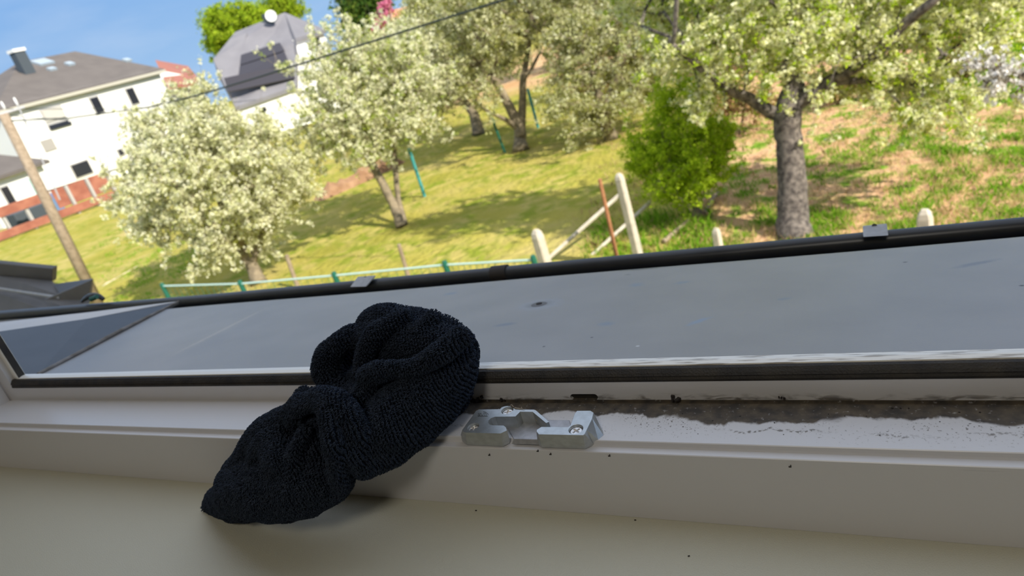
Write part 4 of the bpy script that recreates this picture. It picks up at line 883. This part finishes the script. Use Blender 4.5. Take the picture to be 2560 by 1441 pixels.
# green wire fence close to the house
fp = [(405, 712), (600, 706), (835, 685), (1112, 658), (1333, 645)]
tops = [onz(a, b_, 1.15) for a, b_ in fp]; t = empty('wire_fence', (tops[2][0], tops[2][1], 0)); tag(t, 'low green wire mesh fence with pale top rail just beyond the gutter', 'fence')
for p in tops: MB().tube([(p[0], p[1], 0), (p[0], p[1], p[2]-.02), (p[0], p[1], p[2]+.03)], [.042, .042, .034], 8).build('fence_post', 'dark_green_paint', t)
MB().tube([p-np.array([0, 0, .03]) for p in tops], .016, 6).build('top_rail', 'pale_teal', t)
b = MB()
for i in range(len(tops)-1):
    n = 14
    for k in range(n):
        p = tops[i]*(1-k/n)+tops[i+1]*k/n; b.tube([(p[0], p[1], .05), (p[0], p[1], p[2]-.04)], .004, 4, cap=False)
    for zz in (.9, .65, .4): b.tube([(tops[i][0], tops[i][1], zz), (tops[i+1][0], tops[i+1][1], zz)], .004, 4, cap=False)
o = b.build('wire_mesh', 'dark_green_paint', t)
# earth bank between the lawns, sand path
def bank(name, label, a, c, wd, hgt, m, cat, seed=1):
    rng = np.random.default_rng(seed); a = np.array(a); c = np.array(c); n = 24; d = (c-a)/np.linalg.norm(c-a); s_ = np.array([-d[1], d[0], 0]); vs = []
    for i in range(n+1):
        p = a+(c-a)*i/n; k = hgt*(.7+.5*rng.random())*min(1, i/3, (n-i)/3)
        for u_, zz in ((-1, -.1), (-.6, .6), (-.1, 1), (.5, .7), (1, -.1)): q = p+s_*u_*wd*(.9+.25*rng.random()); q[2] = zz*k if zz > 0 else -.05; vs.append(q)
    o = MB().add(vs, [(i*5+k, i*5+k+1, (i+1)*5+k+1, (i+1)*5+k) for i in range(n) for k in range(4)]).build(name, m); tag(o, label, cat); return o
mat('earth', (0.24, 0.13, 0.07), 1.0, col2=(0.36, 0.22, 0.13), nscale=3)
bank('earth_bank', 'low brown earth bank across the lawn left of the two-trunk tree', GB(790, 505), GB(1010, 405), .38, .38, 'earth', 'earth bank')
mat('gravel', (0.52, 0.42, 0.27), 1.0, col2=(0.60, 0.50, 0.34), nscale=4)
bank('garden_path_edge', 'pale narrow path strip in the lawn beside the utility pole', GB(248, 722), GB(372, 655), .09, .05, 'gravel', 'path edge')

# ------------------------------------------------------------------ utility pole with wires
q = GB(250, 770); tp = upto(q, 8, 285); t = empty('utility_pole', q); tag(t, 'weathered wooden utility pole at the left in front of the white house', 'pole')
MB().tube([q, (q+tp)/2, tp], [.13, .115, .10], 12).build('shaft', 'old_wood', t, smooth=True).modifiers.clear()
dq = math.hypot(q[0], q[1])/math.hypot(*ray(8, 285)[:2])
MB().tube([ondist(-40, 300, dq), ondist(62, 268, dq)], .035, 8).build('crossarm', 'clip_metal', t)
for px, py in [(44, 262), (12, 272), (-20, 285)]: 
    c = ondist(px, py, dq); MB().tube([c, c+np.array([0, 0, .08]), c+np.array([0, 0, .16])], [.018, .028, .018], 8).build('insulator', 'white_plastic', t)
pole('pole_stay', 'thin grey cable stay beside the utility pole', ondist(44, 262, dq), ondist(150, 500, dq-.3), .018, 'clip_metal', 'cable', 6)
def wire(a, b_, sag, r, label):
    pts = [np.array(a)*(1-t_)+np.array(b_)*t_-np.array([0, 0, sag*4*t_*(1-t_)]) for t_ in np.linspace(0, 1, 20)]
    o = MB().tube(pts, r, 5).build('overhead_wire', 'black_wire'); tag(o, label, 'wire')
wp = [(12, 303, dq), (176, 295, 18.6), (373, 268, 16.4), (492, 239, 15), (640, 195, 13.6), (850, 129, 12.2), (1060, 63, 11), (1300, -13, 9.9)]
tag(MB().tube([ondist(*q) for q in wp], .017, 6).build('overhead_wire', 'black_wire'), 'dark overhead wire running from the utility pole up to the top of the trees', 'wire')
wire(ondist(12, 272, dq), ondist(640, 250, 26), .10, .008, 'thin wire crossing the white tree crown towards the grey-roofed house')
wire(ondist(-20, 285, dq), ondist(560, 282, 22), .2, .008, 'lowest thin wire in front of the white house wall')

# ------------------------------------------------------------------ white house at left (facade faces the garden, plane x = HX)
HX = -44.8
def hx(px, py, x=HX): return onx(px, py, x)
eL = hx(-15, 270); eR = hx(393, 172); ze_ = (eL[2]+eR[2])/2; y0_, y1_ = eL[1], eR[1]; dep = 12.0
t = empty('white_house', (HX, (y0_+y1_)/2, 0)); tag(t, 'large white two-storey house with brown hipped roof at the left', 'house')
MB().box((HX-dep/2, (y0_+y1_)/2, ze_/2), (dep, y1_-y0_, ze_)).build('walls', 'house_white', t)
ov = .32; za = ze_-.15; rx = HX-dep/2; rT = hx(190, 133, rx); rT2 = hx(45, 150, rx); zr = (rT[2]+rT2[2])/2
b = MB(); E_ = [(HX+ov, y0_-ov, za), (HX+ov, y1_+ov, za), (HX-dep-ov, y1_+ov, za), (HX-dep-ov, y0_-ov, za)]; RA, RB = (rx, rT2[1], zr), (rx, rT[1], zr)
b.add(E_+[RA, RB]+[(x, y, z-.25) for x, y, z in E_], [(0, 1, 5, 4), (1, 2, 5), (2, 3, 4, 5), (3, 0, 4), (0, 6, 7, 1), (1, 7, 8, 2), (2, 8, 9, 3), (3, 9, 6, 0), (6, 9, 8, 7)]); b.build('roof', 'roof_brown', t)
MB().box((HX+.19, (y0_+y1_)/2, za-.15), (.37, y1_-y0_+.66, .20)).build('eaves_board', 'eave_cream', t)
c = hx(60, 164, rx+2); MB().box((c[0], c[1], c[2]+.15), (.6, .75, 1.5)).build('chimney', 'chimney_dark', t); MB().box((c[0], c[1], c[2]+.98), (.72, .88, .2)).build('chimney_cap', 'house_white', t)
def on_roof(px, py):
    n_ = np.cross(np.array(E_[1])-np.array(E_[0]), np.array(RA)-np.array(E_[0])); return onplane(px, py, E_[0], n_), n_/np.linalg.norm(n_)
mat('skylight', (0.35, 0.42, 0.48), 0.2)
for px, py, w_, h_ in [(107, 158, 1.1, 1.0), (175, 162, .5, .5), (130, 175, .5, .4), (318, 153, .5, .5)]:
    c, n_ = on_roof(px, py); ax = np.array([[0, 1, 0], np.cross(n_, [0, 1, 0]), n_]); MB().box(c+n_*.08*np.sign(n_[2]), (w_, h_, .16), ax=ax).build('skylight', 'skylight', t)
def wall_rect(name, pts, m, parent, x=HX, d=.06, frame=False):
    P = [hx(px, py, x) for px, py in pts]; ys = [p[1] for p in P]; zs = [p[2] for p in P]
    ya, yb = (sorted(ys)[0]+sorted(ys)[1])/2, (sorted(ys)[2]+sorted(ys)[3])/2; zz0, zz1 = (sorted(zs)[0]+sorted(zs)[1])/2, (sorted(zs)[2]+sorted(zs)[3])/2
    o = MB().box((x+d/2, (ya+yb)/2, (zz0+zz1)/2), (d, yb-ya, zz1-zz0)).build(name, m, parent)
    return o, (ya, yb, zz0, zz1)
for pts in [[(220, 245), (243, 238), (262, 280), (240, 290)], [(310, 223), (330, 216), (350, 256), (330, 268)], [(170, 413), (217, 398), (235, 433), (190, 448)], [(288, 375), (302, 370), (315, 385), (300, 395)]]:
    o, (ya, yb, a0, a1) = wall_rect('window', pts, 'house_grey', t)
    o2 = MB().box((HX+.07, (ya+yb)/2, (a0+a1)/2), (.04, yb-ya-.16, a1-a0-.16)).build('pane', 'window_dark', o); o2.matrix_parent_inverse = Matrix.Translation(-Vector((t.location)))
    o2.matrix_parent_inverse = Matrix.Identity(4)
o, (ya, yb, a0, a1) = wall_rect('shuttered_window', [(97, 275), (150, 263), (175, 312), (122, 325)], 'house_grey', t)
q_ = MB().box((HX+.09, (ya+yb)/2, (a0+a1)/2+.22), (.06, yb-ya-.2, a1-a0-.6)).build('roller_shutter', 'shutter', o); q_.matrix_parent_inverse = Matrix.Identity(4)
q_ = MB().box((HX+.09, (ya+yb)/2, a0+.14), (.05, yb-ya-.1, .26)).build('pane', 'window_dark', o); q_.matrix_parent_inverse = Matrix.Identity(4)
wall_rect('small_window', [(100, 352), (130, 345), (140, 372), (112, 382)], 'shutter_grey', t)
wall_rect('sill_ledge', [(122, 318), (175, 305), (178, 312), (126, 325)], 'window_dark', t, d=.12)
# annex in front
AX = HX+3.5
t2 = empty('house_annex', (AX, y0_-3, 0)); tag(t2, 'low white annex with grey roof at the left image edge', 'house')
a1 = hx(98, 402, AX); a0 = hx(-60, 452, AX); zt_ = a1[2]-.1
MB().box((AX-1.7, (a1[1]+a0[1])/2, zt_/2), (3.4, a1[1]-a0[1], zt_)).build('walls', 'house_white', t2)
ra = hx(96, 395, AX+.3); rb = hx(80, 368, AX-2.5)
b = MB(); yE = a1[1]+.3; yS = a0[1]-1
b.prism([(AX+.4, yE, zt_), (AX-3.3, yE-1.4, zt_+1.5), (AX-3.3, yS, zt_+1.5), (AX+.4, yS, zt_)], (0, 0, -.18)); b.build('roof', 'roof_brown', t2)
o, (ya, yb, b0, b1) = wall_rect('terrace_door', [(0, 466), (20, 462), (50, 525), (28, 540)], 'house_grey', t2, x=AX)
q_ = MB().box((AX+.07, (ya+yb)/2, (b0+b1)/2), (.04, (yb-ya)*.75, (b1-b0)*.9)).build('pane', 'window_dark', o); q_.matrix_parent_inverse = Matrix.Identity(4)
mat('glass_teal', (0.38, 0.55, 0.52), 0.3); wall_rect('glass_door', [(70, 447), (80, 444), (112, 505), (100, 510)], 'glass_teal', t2, x=AX)

# terrace fence: rust-brown boards
fa, fb = GB(-80, 640), GB(300, 497); t3 = empty('board_fence', fa); tag(t3, 'rust-brown low board fence in front of the white house', 'fence')
fa2, fb2 = GB(-80, 640), GB(300, 497)
dv = (fb2-fa2); Lf = np.linalg.norm(dv); dv /= Lf; nv_ = np.array([-dv[1], dv[0], 0])
def fboard(z0, z1, off=0.0, nm='board', mm='brick_red', u0=0, u1=1):
    c = fa2+(fb2-fa2)*(u0+u1)/2+nv_*off; MB().box((c[0], c[1], (z0+z1)/2), (Lf*(u1-u0), .06, z1-z0), ax=np.array([dv, nv_, [0, 0, 1]])).build(nm, mm, t3)
fboard(.12, .50); fboard(1.10, 1.55, .02, u1=.60); fboard(.55, 1.50, .25, u0=.62)
for k in range(8):
    p = fa2+(fb2-fa2)*k/7+nv_*.12; MB().box((p[0], p[1], .75), (.14, .14, 1.5)).build('fence_post', 'house_grey', t3)
ra_, rb_ = onx(120, 478, -41), onx(300, 420, -41)
t4 = empty('balcony_railing', ra_); tag(t4, 'thin dark railing along the white house wall above the board fence', 'railing')
MB().tube([ra_, rb_], .05, 6).build('handrail', 'black_wire', t4)
for k in range(7): p = ra_*(1-k/6)+rb_*k/6; MB().tube([p, (p[0], p[1], 0)], .03, 6).build('baluster', 'black_wire', t4)
c = GB(118, 560); t5 = MB().box((c[0]-1, c[1], .5), (.8, 1.8, .9)).build('garden_box', 'chimney_dark', bevel=.05); tag(t5, 'dark storage box behind the board fence, left of the utility pole', 'box')
c = GB(200, 520); t5 = MB().box((c[0]-2.2, c[1], .5), (.7, .9, 1.1)).build('water_barrel', 'blue_plastic', bevel=.1); tag(t5, 'blue barrel behind the board fence, right of the utility pole', 'barrel')

# red roofed house behind, mostly hidden
t = empty('red_roof_house', ondist(440, 200, 68)); tag(t, 'white house with dark red roof peeking out right of the white house', 'house')
P = [ondist(a, b_, 66) for a, b_ in [(395, 175), (500, 195), (560, 420), (470, 440)]]; MB().prism(P, (-6, 2, 0)).build('walls', 'house_white', t)
P = [ondist(388, 150, 70), ondist(470, 165, 70), ondist(505, 205, 64), ondist(418, 215, 64)]; MB().prism(P, (0, 0, -.3)).build('roof', 'roof_red', t)

# ------------------------------------------------------------------ grey roofed house with solar panels
D2 = 52
t = empty('grey_roof_house', ondist(690, 330, D2)); tag(t, 'white house with large dark grey hipped roof and solar panels', 'house')
rl, rr_ = ondist(588, 80, D2+5), ondist(712, 31, D2+5); el_, er_ = ondist(560, 222, D2), ondist(735, 160, D2); ml = ondist(533, 148, D2+2)
zrd = (rl[2]+rr_[2])/2
lowl, lowr = ondist(588, 268, D2-2), ondist(742, 214, D2-2)
fc = ondist(815, 74, D2+6); fc2 = ondist(738, 96, D2+1)
def pr(name, P, m, off, par=t): return MB().prism(P, off).build(name, m, par)
back = np.array([-.5, .8, 0])*.25
pr('roof', [rl, rr_, fc2, ondist(742, 150, D2-.5), lowr, lowl, ondist(545, 190, D2+1), ml], 'roof_grey', (0, 0, -.25))
pr('hip_roof', [rr_, fc, fc2], 'roof_grey', (0, 0, -.25))
pr('upper_wall', [ondist(731, 100, D2+1.2), ondist(808, 82, D2+6), ondist(850, 170, D2+6), ondist(775, 200, D2+1.2)], 'house_white', (-3, 3, 0))
pr('side_wall', [ondist(735, 150, D2-.3), ondist(800, 120, D2-.3), ondist(860, 300, D2-.3), ondist(760, 330, D2-.3)], 'house_white', (-2, 3, 0))
pr('lower_wall', [ondist(592, 272, D2-1.8), ondist(738, 219, D2-1.8), ondist(800, 330, D2-1.8), ondist(640, 400, D2-1.8)], 'house_white', (-3, 4, 0))
off = np.array([.10, -.10, .12])
def panel(name, pxs, m, dd):
    P = [ondist(a, b_, D2+k) for (a, b_), k in zip(pxs, dd)]; pr(name, P, m, (.02, -.02, .05))
panel('solar_panel', [(575, 100), (618, 84), (606, 130), (556, 148)], 'roof_grey', (3.6, 3.6, 2.2, 2.2)); 
panel('roof_window', [(644, 88), (661, 82), (655, 121), (634, 128)], 'solar', (3.8, 3.8, 2.3, 2.3))
for (q0, q1, q2, q3), dd in [(((603, 139), (700, 108), (712, 128), (601, 164)), (1.6, 1.6, .6, .6)), (((600, 167), (712, 131), (722, 158), (596, 197)), (.4, .4, -.7, -.7)), (((560, 197), (726, 162), (738, 196), (572, 232)), (-.8, -.8, -1.5, -1.5))]:
    panel('solar_panel', [q0, q1, q2, q3], 'solar', [k-.25 for k in dd])
c = ondist(677, 50, D2+4.5); MB().box(c+np.array([0, 0, -.2]), (.7, .7, 1.4)).build('chimney', 'chimney_dark', t)
c = ondist(677, 40, D2+3.6); MB().tube([c+np.array([-.10, .1, 0]), c, c+np.array([.06, -.06, 0])], [.2, .38, .40], 16).build('satellite_dish', 'white_plastic', t)
panel('small_window', [(650, 273), (664, 268), (668, 277), (655, 282)], 'window_dark', [-2.1]*4); panel('small_window', [(786, 97), (797, 94), (805, 112), (793, 115)], 'window_dark', [1]*4)
# far orange roofed house
t = empty('orange_roof_house', ondist(990, 50, 60)); tag(t, 'small far white house with orange roof beside the pink tree', 'house')
pr('walls', [ondist(970, 42, 60), ondist(1030, 30, 60), ondist(1050, 130, 60), ondist(985, 140, 60)], 'house_white', (-2, 3, 0), t)
pr('roof', [ondist(962, 30, 59), ondist(1035, 12, 59), ondist(1042, 34, 58), ondist(968, 52, 58)], 'roof_orange', (-1, 1, -.2), t)
